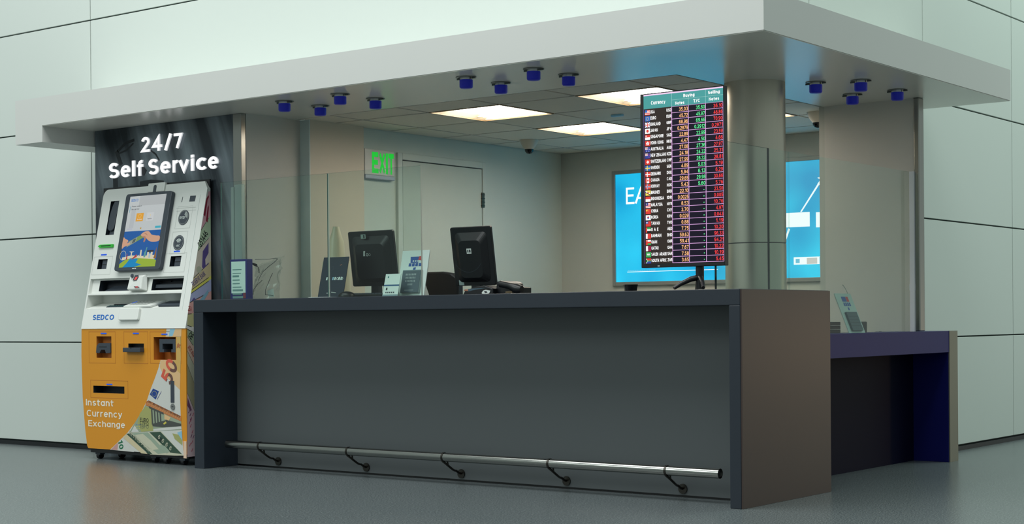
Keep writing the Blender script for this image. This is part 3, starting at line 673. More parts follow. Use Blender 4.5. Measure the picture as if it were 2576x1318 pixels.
# front pad
pp = pxr(FU, 302, 775, 356, 807); b = MB(); b.fprism(FU, rrect(pp[0], pp[1], pp[2], pp[3], .012), -.004, .02, WHITE); b.build('pad_cover', kk, bevel=.006)
# touchscreen
FQ = FU.off(.032)
bz = (FQ.px(286, 681)[0], FQ.px(340, 680)[1], FQ.px(401, 678)[0], FQ.px(385, 483)[1])
b = MB(); b.fprism(FU, rrect(bz[0], bz[1], bz[2], bz[3], .022), 0.0005, .032, DGREY); ts = b.build('touchscreen', kk, bevel=.004)
ds = (FQ.px(299, 673)[0], FQ.px(345, 671.5)[1], FQ.px(390, 669.6)[0], FQ.px(382, 490.5)[1])
su, sv = ds[2]-ds[0], ds[3]-ds[1]
FX = Frame(FQ.at(ds[0], ds[1], .0006), FQ.u, FQ.v)
b = MB(); E_ = lambda n, c, e=.82: lit('scr_'+n, c, e)
def R_(x0, y0, x1, y1, n, m): b.fpoly(FX, [(x0*su, y0*sv), (x1*su, y0*sv), (x1*su, y1*sv), (x0*su, y1*sv)], n, m)
def P_(pts, n, m): b.fpoly(FX, ccw([(x*su, y*sv) for x, y in pts]), n, m)
R_(0, .505, 1, 1, 0, E_('grey', (190, 196, 197))); R_(.28, .86, 1, 1, .0002, E_('grey2', (176, 181, 182))); R_(.1, .55, .22, .82, .0002, E_('grey3', (180, 186, 190)))
R_(0, 0, 1, .505, 0, E_('blue', (38, 92, 160)))
P_([(0, 0), (1, 0), (1, .085), (.85, .125), (.6, .14), (.35, .135), (.12, .1), (0, .05)], .0003, E_('green', (150, 176, 60)))
P_([(.1, .0), (.42, 0), (.62, .03), (.45, .06), (.5, .115), (.28, .125), (.2, .06)], .0005, E_('sea', (28, 134, 190)))
CR = E_('cream', (214, 206, 180)); DK_ = E_('dark', (52, 54, 60)); RD_ = E_('red', (176, 60, 60)); SK = E_('skin', (206, 160, 132)); BN = E_('note', (118, 150, 84)); BN2 = E_('note_grey', (150, 156, 144))
P_([(.05, .1), (.35, .13), (.95, .1), (.98, .16), (.6, .15), (.3, .165), (.05, .14)], .0004, CR)
b.ring(FX, .06*su, .17*sv, .03, .033, .0004, CR)                                   # wheel
P_([(.28, .13), (.31, .13), (.31, .205), (.36, .215), (.36, .22), (.23, .22), (.23, .215), (.28, .205)], .0006, CR)   # robed statue with open arms
P_([(.16, .11), (.2, .11), (.185, .19), (.175, .19)], .0007, RD_); P_([(.3, .1), (.46, .14), (.44, .18)], .0008, RD_)
P_([(.36, .12), (.54, .13), (.5, .17), (.47, .14), (.44, .175), (.4, .135)], .0007, CR)
P_([(.53, .13), (.58, .13), (.57, .235), (.535, .235)], .0006, CR)                 # tower
P_([(.64, .13), (.69, .13), (.7, .21), (.71, .27), (.69, .27), (.67, .22), (.65, .2)], .0006, E_('verdigris', (96, 156, 148)))
for xx in (.73, .83): P_([(xx, .12), (xx+.05, .12), (xx+.05, .2), (xx, .2)], .0007, CR)
P_([(.72, .2), (.9, .2), (.9, .225), (.72, .225)], .0007, DK_); P_([(.78, .12), (.83, .12), (.83, .18), (.78, .18)], .0007, E_('sky', (170, 190, 200)))
P_([(.92, .11), (.99, .11), (.965, .27)], .0006, E_('brown', (140, 100, 60)))
P_([(.12, .28), (.55, .405), (.58, .475), (.16, .36)], .0008, BN); P_([(.13, .285), (.36, .35), (.39, .42), (.165, .355)], .001, BN2); P_([(.26, .33), (.34, .35), (.36, .4), (.28, .385)], .0012, E_('note_dk', (84, 96, 92)))
b.text(FX, '100', .46*su, .42*sv, .012, E_('noteink', (40, 90, 40)), .034, .0012, rot=.38)
P_(smooth([(0, .27), (.06, .29), (.14, .305), (.21, .325), (.2, .345), (.13, .34), (.15, .365), (.13, .385), (.06, .4), (0, .42)]), .0013, SK)
P_(smooth([(.48, .445), (.52, .475), (.6, .492), (.68, .49), (.73, .465), (.78, .44), (.9, .425), (1, .415), (1, .352), (.86, .34), (.74, .352), (.66, .385), (.6, .415), (.55, .43)]), .0013, SK)
SK2 = E_('skin_shade', (176, 126, 104))
P_(smooth([(.5, .425), (.58, .43), (.63, .40), (.62, .36), (.595, .34), (.575, .355), (.585, .39), (.55, .41)]), .0014, SK2); P_(smooth([(.47, .442), (.5, .455), (.6, .45), (.64, .435), (.6, .425), (.52, .428)]), .0016, SK)
for q in range(3): P_([(.55+q*.03, .47-q*.004), (.56+q*.03, .472-q*.004), (.63+q*.02, .45-q*.008), (.62+q*.02, .448-q*.008)], .0018, SK2)
b.text(FX, 'SEDCO', .05*su, .925*sv, .0185, E_('logo', (20, 110, 190)), .19*su, .0008, bold=.012)
P_([(.045, .77), (.055, .77), (.055, .86), (.045, .86)], .0006, E_('teal', (60, 150, 176)))
b.text(FX, 'Please select', .09*su, .845*sv, .011, DK_, .27*su, .0008); b.text(FX, 'the service', .09*su, .805*sv, .011, DK_, .22*su, .0008)
R_(.26, .64, .46, .755, .0006, E_('orange', (222, 160, 60))); R_(.55, .64, .74, .755, .0006, E_('pale', (200, 204, 206))); b.text(FX, 'Exchange', .3*su, .66*sv, .008, E_('white', (240, 240, 235)), .13*su, .001); b.text(FX, 'Transfer', .58*su, .66*sv, .008, DK_, .12*su, .001)
b.ring(FX, .36*su, .715*sv, .012, .015, .001, E_('paleor', (240, 196, 120))); P_([(.62, .69), (.66, .71), (.65, .73), (.68, .745), (.64, .725), (.65, .71)], .001, E_('gold', (226, 204, 130)))
R_(.83, .53, .985, .56, .0006, E_('teal2', (70, 170, 190))); R_(.42, .53, .455, .55, .0006, E_('ocre', (190, 150, 60))); R_(.06, .535, .2, .54, .0006, E_('lav', (140, 140, 200)))
b.build('display', ts)
b = MB(); p = FQ.px(337, 676.5); [b.fpoly(FQ, [(p[0]-.02+q*.011, p[1]), (p[0]-.013+q*.011, p[1]), (p[0]-.013+q*.011, p[1]+.007), (p[0]-.02+q*.011, p[1]+.007)], .0005, PAPER) for q in range(4)]; b.build('bezel_mark', ts)
# camera above the screen
q = (FU.px(372, 490)[0], FU.px(395, 484)[1], FU.px(414, 488)[0], VM+.004); b = MB(); b.fbox(FU, q[0], q[1], q[2], q[3]+.012, -.012, .012, WHITE); b.build('camera_hood', kk, bevel=.006)
p = FU.px(393, 477); b = MB(); b.fprism(FU, rrect(p[0]-.014, p[1]-.034, p[0]+.014, p[1]+.03, .0135), .011, .0145, DGREY); b.build('camera_window', kk)
# handset
b = MB(); FHS = FU.off(-.012)
hp = [(540, 404), (500, 440), (452, 560), (412, 700), (388, 820), (374, 900), (392, 948), (432, 962), (478, 935), (502, 880), (520, 800), (532, 720), (572, 590), (612, 540), (640, 450), (640, 406)]
hp = ccw(smooth([FHS.px(220+x/7.32, 450+y/7.32) for x, y in hp], 3))
b.hexa([FU.at(u, v, -.045) for u, v in hp], [FU.at(u, v, -.006) for u, v in hp], DGREY); b.build('handset', kk, bevel=.008, seg=3)
b = MB(); b.fbox(FU, HU0+.012, HV0+.004, HU1-.012, HV0+.05, -.05, -.02, DGREY); b.build('handset_cradle', kk, bevel=.004); b = MB(); b.fbox(FU, HU1-.03, HV0+.14, HU1-.004, HV1-.12, -.05, -.025, DGREY); b.build('handset_cradle', kk, bevel=.004)
# green note slot
p = pxr(FU, 252, 615, 287, 624); b = MB(); b.fprism(FU, [(p[0]-.015, (p[1]+p[3])/2), (p[0]+.006, p[1]), (p[2], p[1]), (p[2], p[3]), (p[0]+.006, p[3])], 0.0005, .012, mat('green_bezel', (40, 168, 48), .35, em=(20, 150, 30), es=.2)); b.fbox(FU, p[0]+.02, (p[1]+p[3])/2-.003, p[2]-.02, (p[1]+p[3])/2+.004, .012, .0125, BLACK); b.build('card_slot', kk)
# readers
for r in (Lr, Rr):
    b = MB(); b.fbox(FU, r[0]+.03, r[1]+.004, r[2]-.002, r[3]-.004, -.038, -.014, DGREY); b.fbox(FU, r[0]+.034, (r[1]+r[3])/2-.003, r[2]-.002, (r[1]+r[3])/2+.003, -.014, -.013, BLACK); b.build('reader', kk, bevel=.003)
    b = MB(); b.fbox(FU, (r[0]+r[2])/2-.03, r[3]+.027, (r[0]+r[2])/2+.03, r[3]+.036, .0, .002, LEDBL); b.build('indicator_light', kk)
    b = MB()
    for (u0, v0, u1, v1) in ((r[0]-.05, r[3]+.018, r[2]+.05, r[3]+.02), (r[0]-.05, r[1]-.04, r[2]+.05, r[1]-.038), (r[0]-.05, r[1]-.04, r[0]-.048, r[3]+.02), (r[2]+.048, r[1]-.04, r[2]+.05, r[3]+.02)): b.fpoly(FU, [(u0, v0), (u1, v0), (u1, v1), (u0, v1)], .0006, GROOVE)
    b.build('reader_outline', kk)
# badges
for t, px, py in (('RFID', 462.6, 547), ('NFC', 449.7, 610.6)):
    p = FU.px(px, py); b = MB(); r = .051; b.disc(FU, p[0], p[1], r, .003, DGREY, .0003, 36)
    b.ring(FU, p[0], p[1], r-.007, r-.0055, .0035, GROOVE, k=36)
    if t == 'RFID':
        b.text(FU, t, p[0]-.037, p[1]-.01, .017, PAPER, .05, .0037)
        for q in range(3): b.ring(FU, p[0]+.005, p[1]+.006, .012+q*.008, .0155+q*.008, .0037, PAPER, -20, 85, 8)
    else:
        b.text(FU, t, p[0]-.017, p[1]-.028, .014, PAPER, .034, .0037)
        for q in range(3): b.ring(FU, p[0], p[1]-.006, .01+q*.009, .0145+q*.009, .0037, PAPER, 40, 140, 8)
    b.build('contactless_badge', kk)
    b = MB(); e = .075
    for (u0, v0, u1, v1) in ((-e, e, e, e+.002), (-e, -e, e, -e+.002), (-e, -e, -e+.002, e), (e-.002, -e, e, e)): b.fpoly(FU, [(p[0]+u0, p[1]+v0), (p[0]+u1, p[1]+v0), (p[0]+u1, p[1]+v1), (p[0]+u0, p[1]+v1)], .0006, GROOVE)
    b.build('badge_outline', kk)
b = MB(); b.ppoly(FU, [(479, 492.5), (493.3, 492), (490, 506.6), (476, 507.2)], .001, DGREY); b.ppoly(FU, [(459.6, 495), (460.8, 495), (457.8, 508.5), (456.4, 508.5)], .001, DGREY)
for ya in (520.5, 527.5): b.ppoly(FU, [(444, ya+3.5), (493, ya), (493, ya+1), (444, ya+4.5)], .0008, GROOVE)
b.build('sensor_window', kk)
b = MB(); e = KW-.062; b.fpoly(FU, [(e, .12), (e+.003, .12), (e+.003, VM-.09), (e, VM-.09)], .0007, PAPER); b.fpoly(FU, [(e+.003, .12), (e+.005, .12), (e+.005, VM-.09), (e+.003, VM-.09)], .0007, GROOVE); b.build('edge_groove', kk)
p = FU.px(233, 805); q = FU.px(286, 804.5); b = MB(); b.text(FU, 'SEDCO', p[0], p[1], .037, ink('logo_blue', (22, 104, 190)), q[0]-p[0], .001, bold=.022); b.build('brand_lettering', kk)

# lower orange cabinet
lw = [FLW.px(*p) for p in [(222, 1129), (228, 1133), (466, 1150)]]
z0 = .075; ol = [(.062, z0-.002), (KW, z0), (KW, .888), (0, .888), (-.004, .70), (.006, .42), (.03, .20), (.05, .09)]
b = MB(); b.fprism(FLW, ol, -.219, 0, ORANGE); lc = b.build('lower_cabinet', kk)
q1 = pxr(FLW, 243, 846, 280, 900); q3 = pxr(FLW, 387, 848, 442, 905); q4 = (FLW.px(235, 987)[0], FLW.px(270, 989)[1], FLW.px(313, 991)[0], FLW.px(270, 971)[1]); q2 = pxr(FLW, 323, 864, 362, 882)
cs = [ucut(*q1, .05, ORG2, FLW), ucut(*q3, .09, ORG2, FLW), ucut(*q4, .08, DARK, FLW), ucut(*q2, .04, DARK, FLW)]
cut(lc, cs)
b = MB(); um = (q1[0]+q1[2])/2
b.fprism(FLW, [(q1[0]+.004, q1[1]+.035), (q1[0]+.04, q1[1]+.032), (um-.02, q1[1]+.055), (um+.02, q1[1]+.055), (um+.03, q1[1]+.032), (q1[2]-.002, q1[1]+.035), (q1[2]-.002, q1[1]+.10), (q1[0]+.035, q1[1]+.10), (q1[0]+.01, q1[1]+.08)], -.05, .008, DGREY); b.fbox(FLW, um-.04, q1[1]+.073, um+.04, q1[1]+.077, .008, .009, BLACK); b.build('coin_mouth', kk, bevel=.003)
b = MB(); lp = pxr(FLW, 319, 874.5, 362.5, 885.5); b.fbox(FLW, lp[0], lp[1], lp[2], lp[3], -.005, .035, DGREY); b.fbox(FLW, (lp[0]+lp[2])/2-.015, lp[3]-.008, (lp[0]+lp[2])/2+.005, lp[3]+.0005, .0, .0355, DARK); b.build('receipt_lip', kk, bevel=.003)
b = MB(); sb = pxr(FLW, 400, 853, 441, 886); w3 = sb[2]-sb[0]
for u0, u1, v0, v1 in ((sb[0], sb[0]+.03, sb[1]+.02, sb[3]-.03), (sb[2]-.03, sb[2]-.002, sb[1]+.02, sb[3]-.03), (sb[0], sb[2]-.002, sb[3]-.03, sb[3]), (sb[0], sb[0]+.045, sb[1], sb[1]+.02), (sb[2]-.045, sb[2]-.002, sb[1], sb[1]+.02)): b.fbox(FLW, u0, v0, u1, v1, -.09, -.004, DGREY)
b.fbox(FLW, sb[0]+.03, sb[1]+.02, sb[2]-.03, sb[3]-.03, -.09, -.07, BLACK); b.build('note_shutter', kk)
for u, v in (((q1[0]+q1[2])/2, q1[3]+.02), ((q2[0]+q2[2])/2, q1[3]+.02), ((q3[0]+q3[2])/2, q1[3]+.014), ((q4[0]+q4[2])/2+.01, q4[3]+.012)):
    b = MB(); b.fprism(FLW, rrect(u-.03, v-.004, u+.03, v+.004, .0035, 3), .0005, .003, LEDBL); b.build('indicator_light', kk)
b = MB()
for (xa, ya, xb, yb) in ((224, 834, 290, 913), (312, 834, 372, 914), (378, 834, 455, 914), (228, 958, 322, 1000)):
    r = pxr(FLW, xa, ya, xb, yb)
    for (u0, v0, u1, v1) in ((r[0], r[1], r[2], r[1]+.0022), (r[0], r[3]-.0022, r[2], r[3]), (r[0], r[1], r[0]+.0022, r[3]), (r[2]-.0022, r[1], r[2], r[3])):
        if u0 >= 0: b.fpoly(FLW, [(u0, v0), (u1, v0), (u1, v1), (u0, v1)], .0006, ORG2)
b.build('panel_outline', kk)
b = MB()
for t, (xa, ya), (xb, yb), (xt, yt) in (('Instant', (216.5, 1019.5), (286, 1023.5), (216, 1003.5)), ('Currency', (218.5, 1047), (308, 1053), (218.5, 1030.5)), ('Exchange', (222.5, 1072), (315, 1078.5), (222, 1056.5))):
    p, q, r = FLW.px(xa, ya), FLW.px(xb, yb), FLW.px(xt, yt); b.text(FLW, t, p[0], p[1], r[1]-p[1], ink('cream_lettering', (238, 234, 220)), q[0]-p[0], .001, bold=.006)
b.build('slogan_lettering', kk)
# banknote picture on the front
i_ = ink
b = MB()
curve = [(404, 905.5), (401, 917), (398, 928), (390, 951), (379, 979), (368.6, 1010.5), (354, 1040), (339, 1064), (322, 1087), (303, 1106), (290, 1119), (277, 1131)]
strip = [(455, 906), (453, 960), (453, 1000), (455, 1050), (458, 1090), (461, 1130), (463, 1146)]
def note(px, n, name, col): b.ppoly(FLW, px, n, i_(name, col))
note(curve+[(463, 1146)]+strip[::-1][1:], .0006, 'note_pale', (206, 208, 202))
note([(419, 827), (457, 827), (456, 846.5), (446, 846.5), (417, 846.5)], .0006, 'note_pale', (0, 0, 0)); note([(444, 847), (456, 847), (455, 907), (443.5, 907)], .0006, 'note_yellow', (206, 170, 96))
note([(428, 827), (441, 827), (434, 846), (425, 846)], .0009, 'note_sky', (140, 190, 212)); note([(441, 827), (457, 827), (456, 846), (434, 846)], .0009, 'note_peach', (222, 184, 134))
b.ppoly(FLW, [(446, 866), (449, 862), (451, 866), (456, 867), (452, 871), (453, 877), (449, 873), (444.5, 876)], .0012, i_('star_brown', (176, 110, 64)))
note([(404, 906), (455, 906), (453, 981), (438, 966), (424, 953), (412, 944), (402, 924)], .0009, 'note_peach', (0, 0, 0)); note([(436, 906), (455, 906), (454, 940), (444, 930)], .0011, 'note_yellow', (0, 0, 0))
c50 = FLW.px(427, 966)
RD5 = i_('fifty_red', (212, 92, 70)); BR5 = i_('fifty_brown', (104, 72, 64))
FN = Frame(FLW.at(*FLW.px(431, 971), .0016), (.47, 0, .88), (-.88, 0, .47))
b.text(FN, '50', 0, 0, .118, BR5, .155, 0., bold=.018, split=RD5)
note([(377, 992), (385.5, 977), (400, 984), (392, 1005)], .0012, 'eu_blue', (30, 66, 140))
for q in range(12):
    p = FLW.px(388.5+5.8*math.cos(q*math.pi/6), 990.5+6.5*math.sin(q*math.pi/6)); b.disc(FLW, p[0], p[1], .0026, .0016, i_('star_gold', (208, 196, 84)), k=6)
for q in range(9): b.ppoly(FLW, [(395+q*1.2, 1006-q*2.2), (396.5+q*1.2, 1001-q*2.2), (397.1+q*1.2, 1001.2-q*2.2), (395.6+q*1.2, 1006.2-q*2.2)], .0014, i_('signature_ink', (96, 100, 150)))
note([(368.6, 1010), (374, 1007), (456, 1047), (456, 1060), (366, 1019)], .0012, 'note_band_orange', (186, 108, 56))
for q in range(34):
    t = q/34; xa, ya, xb, yb = 372+t*84, 1008.5+t*41, 369+t*87, 1018+t*41; b.ppoly(FLW, [(xa, ya), (xa+1, ya+.5), (xb+1, yb+.5), (xb, yb)], .0015, i_('note_band_pale', (214, 160, 110)))
p = FLW.px(453, 1045.5); q = FLW.px(372, 1006); b.text(FLW, 'EZB EKP EKT ESB EKB BCE EBC 2017', p[0], p[1], .014, i_('note_ink', (34, 36, 40)), math.dist(p, q), .0016, rot=math.atan2(q[1]-p[1], q[0]-p[0]), bold=.01)
note([(366, 1019), (456, 1060), (457, 1081), (380, 1085), (326, 1088), (339, 1064), (354, 1040)], .0011, 'note_greygreen', (150, 164, 140))
note([(352, 1040), (366, 1022), (382, 1028), (384, 1060), (386, 1084), (356, 1086), (346, 1066)], .0013, 'note_olive', (164, 166, 104)); note([(330, 1087), (339, 1070), (350, 1086)], .0014, 'note_pale', (0, 0, 0)); note([(386, 1084), (420, 1082), (457, 1079), (456, 1072), (410, 1076), (386, 1079)], .0014, 'note_pale', (0, 0, 0))
AR = i_('arch_dark', (74, 78, 74))
for q in range(4): b.ppoly(FLW, [(380+q*7.2, 1026+q*3.2), (383.5+q*7.2, 1027.6+q*3.2), (386+q*7, 1068), (382.5+q*7, 1068)], .0016, AR)
b.ppoly(FLW, [(374, 1021), (412, 1038), (412, 1043), (376, 1027)], .0017, AR); b.ppoly(FLW, [(384, 1066), (420, 1056), (456, 1066), (456, 1072), (410, 1075), (384, 1072)], .00145, AR); note([(414, 1042), (430, 1050), (425, 1058), (414, 1054)], .0017, 'note_peach', (0, 0, 0)); b.ppoly(FLW, [(411, 1065), (417, 1060), (420, 1064), (413, 1068)], .0019, i_('star_gold', (0, 0, 0)))
for t, yy, c in (('EURO', 1060.5, 'note_ink'), ('EYPΩ', 1069, 'note_ink2'), ('EBPO', 1076.5, 'note_ink3')):
    p = FLW.px(352.5, yy); b.text(FLW, t, p[0], p[1], .026, i_(c, {'note_ink': (34, 36, 40), 'note_ink2': (96, 100, 74), 'note_ink3': (124, 132, 106)}[c]), .088, .0018, rot=-.02)
for q in range(9): p = FLW.px(343+(q % 3)*4.5, 1068+(q//3)*5); b.disc(FLW, p[0], p[1], .004, .0018, i_('dot_blue' if q < 3 else 'dot_yellow', (84, 120, 190) if q < 3 else (216, 206, 110)), k=6)
note([(320, 1089), (406, 1085), (462, 1146), (440, 1146), (378, 1143)], .0013, 'note_ivory', (196, 196, 172))
GRN = i_('dollar_green', (52, 78, 62)); GRL = i_('dollar_pale_green', (150, 168, 148))
b.ppoly(FLW, [(318, 1091), (330, 1090), (384, 1142), (374, 1142)], .0016, GRN); b.ppoly(FLW, [(332, 1090), (372, 1087), (420, 1138), (398, 1142)], .0015, GRL); b.ppoly(FLW, [(376, 1087), (404, 1086), (458, 1142), (428, 1138)], .0016, GRN)
b.ppoly(FLW, [(340, 1094), (360, 1091), (380, 1108), (400, 1130), (385, 1132), (362, 1116)], .0018, i_('note_ivory', (0, 0, 0))); b.ppoly(FLW, [(394, 1099), (400, 1096), (410, 1104), (408, 1112), (398, 1108)], .0018, i_('dollar_deep', (30, 50, 42))); b.ppoly(FLW, [(404, 1118), (416, 1122), (428, 1136), (420, 1140), (404, 1130)], .0018, GRL)
p = FLW.px(375, 1141.5); q = FLW.px(319, 1091); rr = math.atan2(q[1]-p[1], q[0]-p[0]); b.text(FLW, 'THE UNITED STATES', q[0]+.016, q[1]+.006, .024, i_('note_ivory', (0, 0, 0)), .24, .0021, rot=rr+math.pi)
p = FLW.px(345, 1103); b.text(FLW, 'GOD', p[0], p[1], .016, GRN, .036, .0022, rot=2.6); p = FLW.px(361, 1119); b.text(FLW, 'IN', p[0], p[1], .016, GRN, .022, .0022, rot=2.6)
for q in range(4): p = FLW.px(408+q*9.5, 1090+q*9.4); b.text(FLW, '9', p[0]-.012, p[1]-.018, .028, i_('note_ivory', (0, 0, 0)), .02, .0022, rot=2.6)
b.ppoly(FLW, [(434, 1090), (458, 1095), (459, 1120), (440, 1104)], .0015, i_('note_olive', (0, 0, 0))); b.ppoly(FLW, [(446, 1088), (458, 1084), (459, 1108)], .0017, i_('note_sky', (0, 0, 0)))
note([(318, 1091), (326, 1098), (372, 1142), (356, 1140), (310, 1101)], .0014, 'note_sand', (206, 194, 158)); note([(290, 1119), (304, 1106), (311, 1103), (338, 1137), (278, 1131)], .0016, 'note_pale', (0, 0, 0)); note([(290, 1120), (298, 1113), (296, 1132), (280, 1131)], .0018, 'note_rose', (196, 150, 144))
TG = i_('ten_green', (30, 110, 76)); FN2 = Frame(FLW.at(*FLW.px(297.5, 1109), .0025), (.25, 0, -.97), (.97, 0, .25)); b.text(FN2, '10', 0, 0, .046, TG, .06, 0., bold=.02)
b.build('banknote_picture', kk)
b = MB(); p = pxr(FLW, 430.5, 958, 438.5, 1012.5); b.fbox(FLW, p[0], p[1], p[2], p[3], .0, .004, DGREY); b.build('key_slot', kk)
p = FLW.px(435.6, 1023); b = MB(); b.disc(FLW, p[0], p[1], .02, .006, mat('lock_chrome', (150, 154, 152), .3, .7), 0); b.fbox(FLW, p[0]-.009, p[1]-.002, p[0]+.009, p[1]+.002, .006, .0065, BLACK); b.build('lock', kk)
# banknote picture on the right side
FSD = Frame((kx1+.001, 0, 0), Y, Z)
b = MB()
fy = lambda z: .062+SL*(z-.89) if z > .89 else .066
def band(zf0, zb0, zf1, zb1, n, m): b.fpoly(FSD, [(fy(zf0)+.001, zf0), (.30, zb0), (.30, zb1), (fy(zf1)+.001, zf1)], n, m)
def sband(L_, R_2, m, n=.0003):
    p0, p1, q0, q1 = FSD.px(*L_[0]), FSD.px(*L_[1]), FSD.px(*R_2[0]), FSD.px(*R_2[1])
    ext = lambda p, q: (.284, p[1]+(q[1]-p[1])*(.284-p[0])/max(q[0]-p[0], .02))
    fr = lambda p: (max(p[0], fy(p[1])+.001), p[1])
    b.fpoly(FSD, ccw([fr(p0), fr(p1), ext(p1, q1), ext(p0, q0)]), n, m)
ups = [((524, 482), (528, 480)), ((504.7, 578), (524.7, 547.6)), ((495, 630), (524.7, 598)), ((483.5, 698), (524.7, 662)), ((478, 727.6), (524.7, 697)), ((476, 737), (524.7, 706)), ((472.5, 760), (524.7, 735)), ((471, 789), (482, 788)), ((471, 817.5), (482, 821)), ((471, 827), (483, 833)), ((471, 845.5), (485, 867)), ((471, 881), (487, 915.5)), ((471, 915.5), (488, 962)), ((471, 987), (491, 1037)), ((471, 1150), (492, 1147))]
scol = [('side_pink', (232, 178, 188)), ('side_mint', (196, 218, 184)), ('side_cream', (226, 214, 198)), ('side_tan', (222, 204, 160)), ('side_yellow', (232, 228, 110)), ('side_lavender', (180, 188, 224)), ('side_rose', (228, 176, 170)), ('side_olive', (206, 204, 150)), ('side_white', (232, 234, 230)), ('side_sage2', (172, 192, 160)), ('side_tan2', (234, 204, 184)), ('side_ivory', (206, 208, 184)), ('side_sage', (178, 174, 140)), ('side_rose2', (226, 200, 206))]
for (l0, r0_), (l1, r1_), (nm, cl_) in zip(ups, ups[1:], scol):
    sband((l0, l1), (r0_, r1_), i_(nm, cl_))
for (l0, r0_) in ups[1:-1]:
    p, q = FSD.px(*l0), FSD.px(*r0_); p = (max(p[0], fy(p[1])+.001), p[1]); b.fpoly(FSD, ccw([p, q, (q[0], q[1]-.005), (p[0], p[1]-.005)]), .0006, AR)
def stext(t, pa, pb, h, m):
    p, q = FSD.px(*pa), FSD.px(*pb); b.text(FSD, t, p[0], p[1], h, m, math.dist(p, q), .001, rot=math.atan2(q[1]-p[1], q[0]-p[0]), bold=.01)
PU = i_('portrait_purple', (98, 84, 146)); b.ppoly(FSD, [(510, 632), (524.5, 610), (524.5, 664), (512, 676), (508, 672)], .0008, PU); b.ppoly(FSD, [(516, 652), (524.5, 636), (524.5, 660), (517, 668)], .0011, i_('side_cream', (0, 0, 0)))
CRM = i_('arc_crimson', (150, 30, 58)); b.ppoly(FSD, [(512, 540), (519, 500), (523, 492), (525, 492), (525, 497), (522, 503), (516, 545)], .0009, CRM); b.ppoly(FSD, [(518, 555), (522, 522), (525, 516), (525, 524), (522, 560)], .0009, CRM)
stext('G51446', (506, 623), (524, 588), .042, i_('note_ink', (0, 0, 0))); stext('RESERVE BANK', (486.5, 721), (518, 692), .034, PU); stext('OE', (472, 846), (481, 855), .04, i_('note_ink', (0, 0, 0))); stext('ECE ECB', (472, 874), (486, 898), .022, i_('mark_red', (180, 60, 60))); stext('ZEA', (472, 781), (481, 783), .03, i_('mark_red', (0, 0, 0)))
q = FSD.px(500.5, 678); b.disc(FSD, q[0], q[1], .022, .0009, i_('note_ivory', (0, 0, 0))); b.ppoly(FSD, [(482, 757), (488, 748), (494, 757)], .0008, PU); b.ppoly(FSD, [(500, 757), (524, 728), (524, 738), (512, 757)], .0008, i_('note_sky', (0, 0, 0))); b.ppoly(FSD, [(472, 1000), (482, 1030), (480, 1036), (471, 1020)], .0008, i_('mark_plum', (130, 84, 120)))
random.seed(5)
for q in range(30):
    z = .09+random.random()*.26; y = .075+random.random()*.12; b.fpoly(FSD, [(y, z), (y+.012, z+.02), (y+.016, z+.018), (y+.005, z-.004)], .0007, i_('mark_plum', (130, 84, 120)) if q % 2 else i_('mark_rose', (206, 110, 130)))
b.build('side_banknote_picture', kk)
# back plate, base
b = MB(); b.box(-5.215, .282, .08, -4.118, .292, 1.868, BLACK); b.build('back_plate', kk)
b = MB(); b.box(kx0+.07, .08, .045, kx1-.002, .284, .077, BLACK); b.build('base_frame', kk)
b = MB(); b.fbox(FLW, KW-.03, .05, KW-.002, .16, 0., .003, mat('peach_bracket', (226, 196, 170), .5)); b.build('corner_bracket', kk)
for x, y in ((-5.07, .12), (-5.0, .25), (-4.5, .13), (-4.37, .12), (-4.19, .11), (-4.16, .26)):
    b = MB(); b.box(x-.025, y-.02, .03, x+.025, y+.02, .05, DGREY); b.tube([(x-.014, y, .022), (x+.014, y, .022)], .022, BLACK, 16); b.build('caster', kk)

# ------------------------------------------------------------------ exchange rate board
rb = thing('exchange_rate_board', (-.33, .12, 1.07), 'tall portrait currency exchange rate display on a black stand at the counter corner', 'display')
FRB = Frame((0, .095, 0), X, Z)
o0 = FRB.px(1613, 674); o1 = FRB.px(1822, 674); o2 = FRB.px(1613, 237)
BX0, BX1, BZ0, BZ1 = o0[0], FRB.px(1823, 660)[0], o0[1]+.0, o2[1]
c00 = FRB.px(1622, 664); c11 = FRB.px(1822, 218)
CX0, CX1, CZ0, CZ1 = c00[0], BX1-.002, c00[1], FRB.px(1620, 241)[1]+.004
b = MB(); b.box(BX0, .096, BZ0, BX1, .135, BZ1, BLACK); rc = b.build('casing', rb, bevel=.003)
b = MB(); b.box(BX0+.06, .135, BZ0+.15, BX1-.06, .165, BZ1-.2, BLACK); b.build('rear_cover', rc, bevel=.01)
cw, chh = CX1-CX0, CZ1-CZ0
FC = Frame((CX0, .0955, CZ0), X, Z)
b = MB(); Lx = lit
def RR(u0, v0, u1, v1, n, m): b.fpoly(FC, [(u0*cw, (1-v1)*chh), (u1*cw, (1-v1)*chh), (u1*cw, (1-v0)*chh), (u0*cw, (1-v0)*chh)], n, m)
TEAL = Lx('teal', (76, 160, 158), .9); PINK = Lx('pink', (216, 166, 222), .9); BRN = Lx('brown_bg', (50, 42, 38), .9); NVY = Lx('cell_navy', (20, 16, 34), .9); WHT = Lx('white', (250, 250, 250), 1.05)
RR(0, 0, 1, 1, 0, BRN); RR(0, 0, 1, .008, .0003, Lx('pale_pink', (236, 204, 236), 1.)); RR(0, .008, 1, .085, .0003, TEAL)
cols = [0, .362, .572, .785, 1]
LINE = Lx('teal_line', (170, 214, 212), .9)
RR(.36, .008, .3635, .085, .0006, LINE); RR(.783, .008, .7865, .085, .0006, LINE); RR(.362, .046, 1, .0475, .0006, LINE); RR(.571, .047, .574, .085, .0006, LINE)
def TX(t, u, v, h, m, w, al='l', bold=.02, n=.0012): b.text(FC, t, u*cw, (1-v)*chh, h*chh, m, w*cw, n, al, bold)
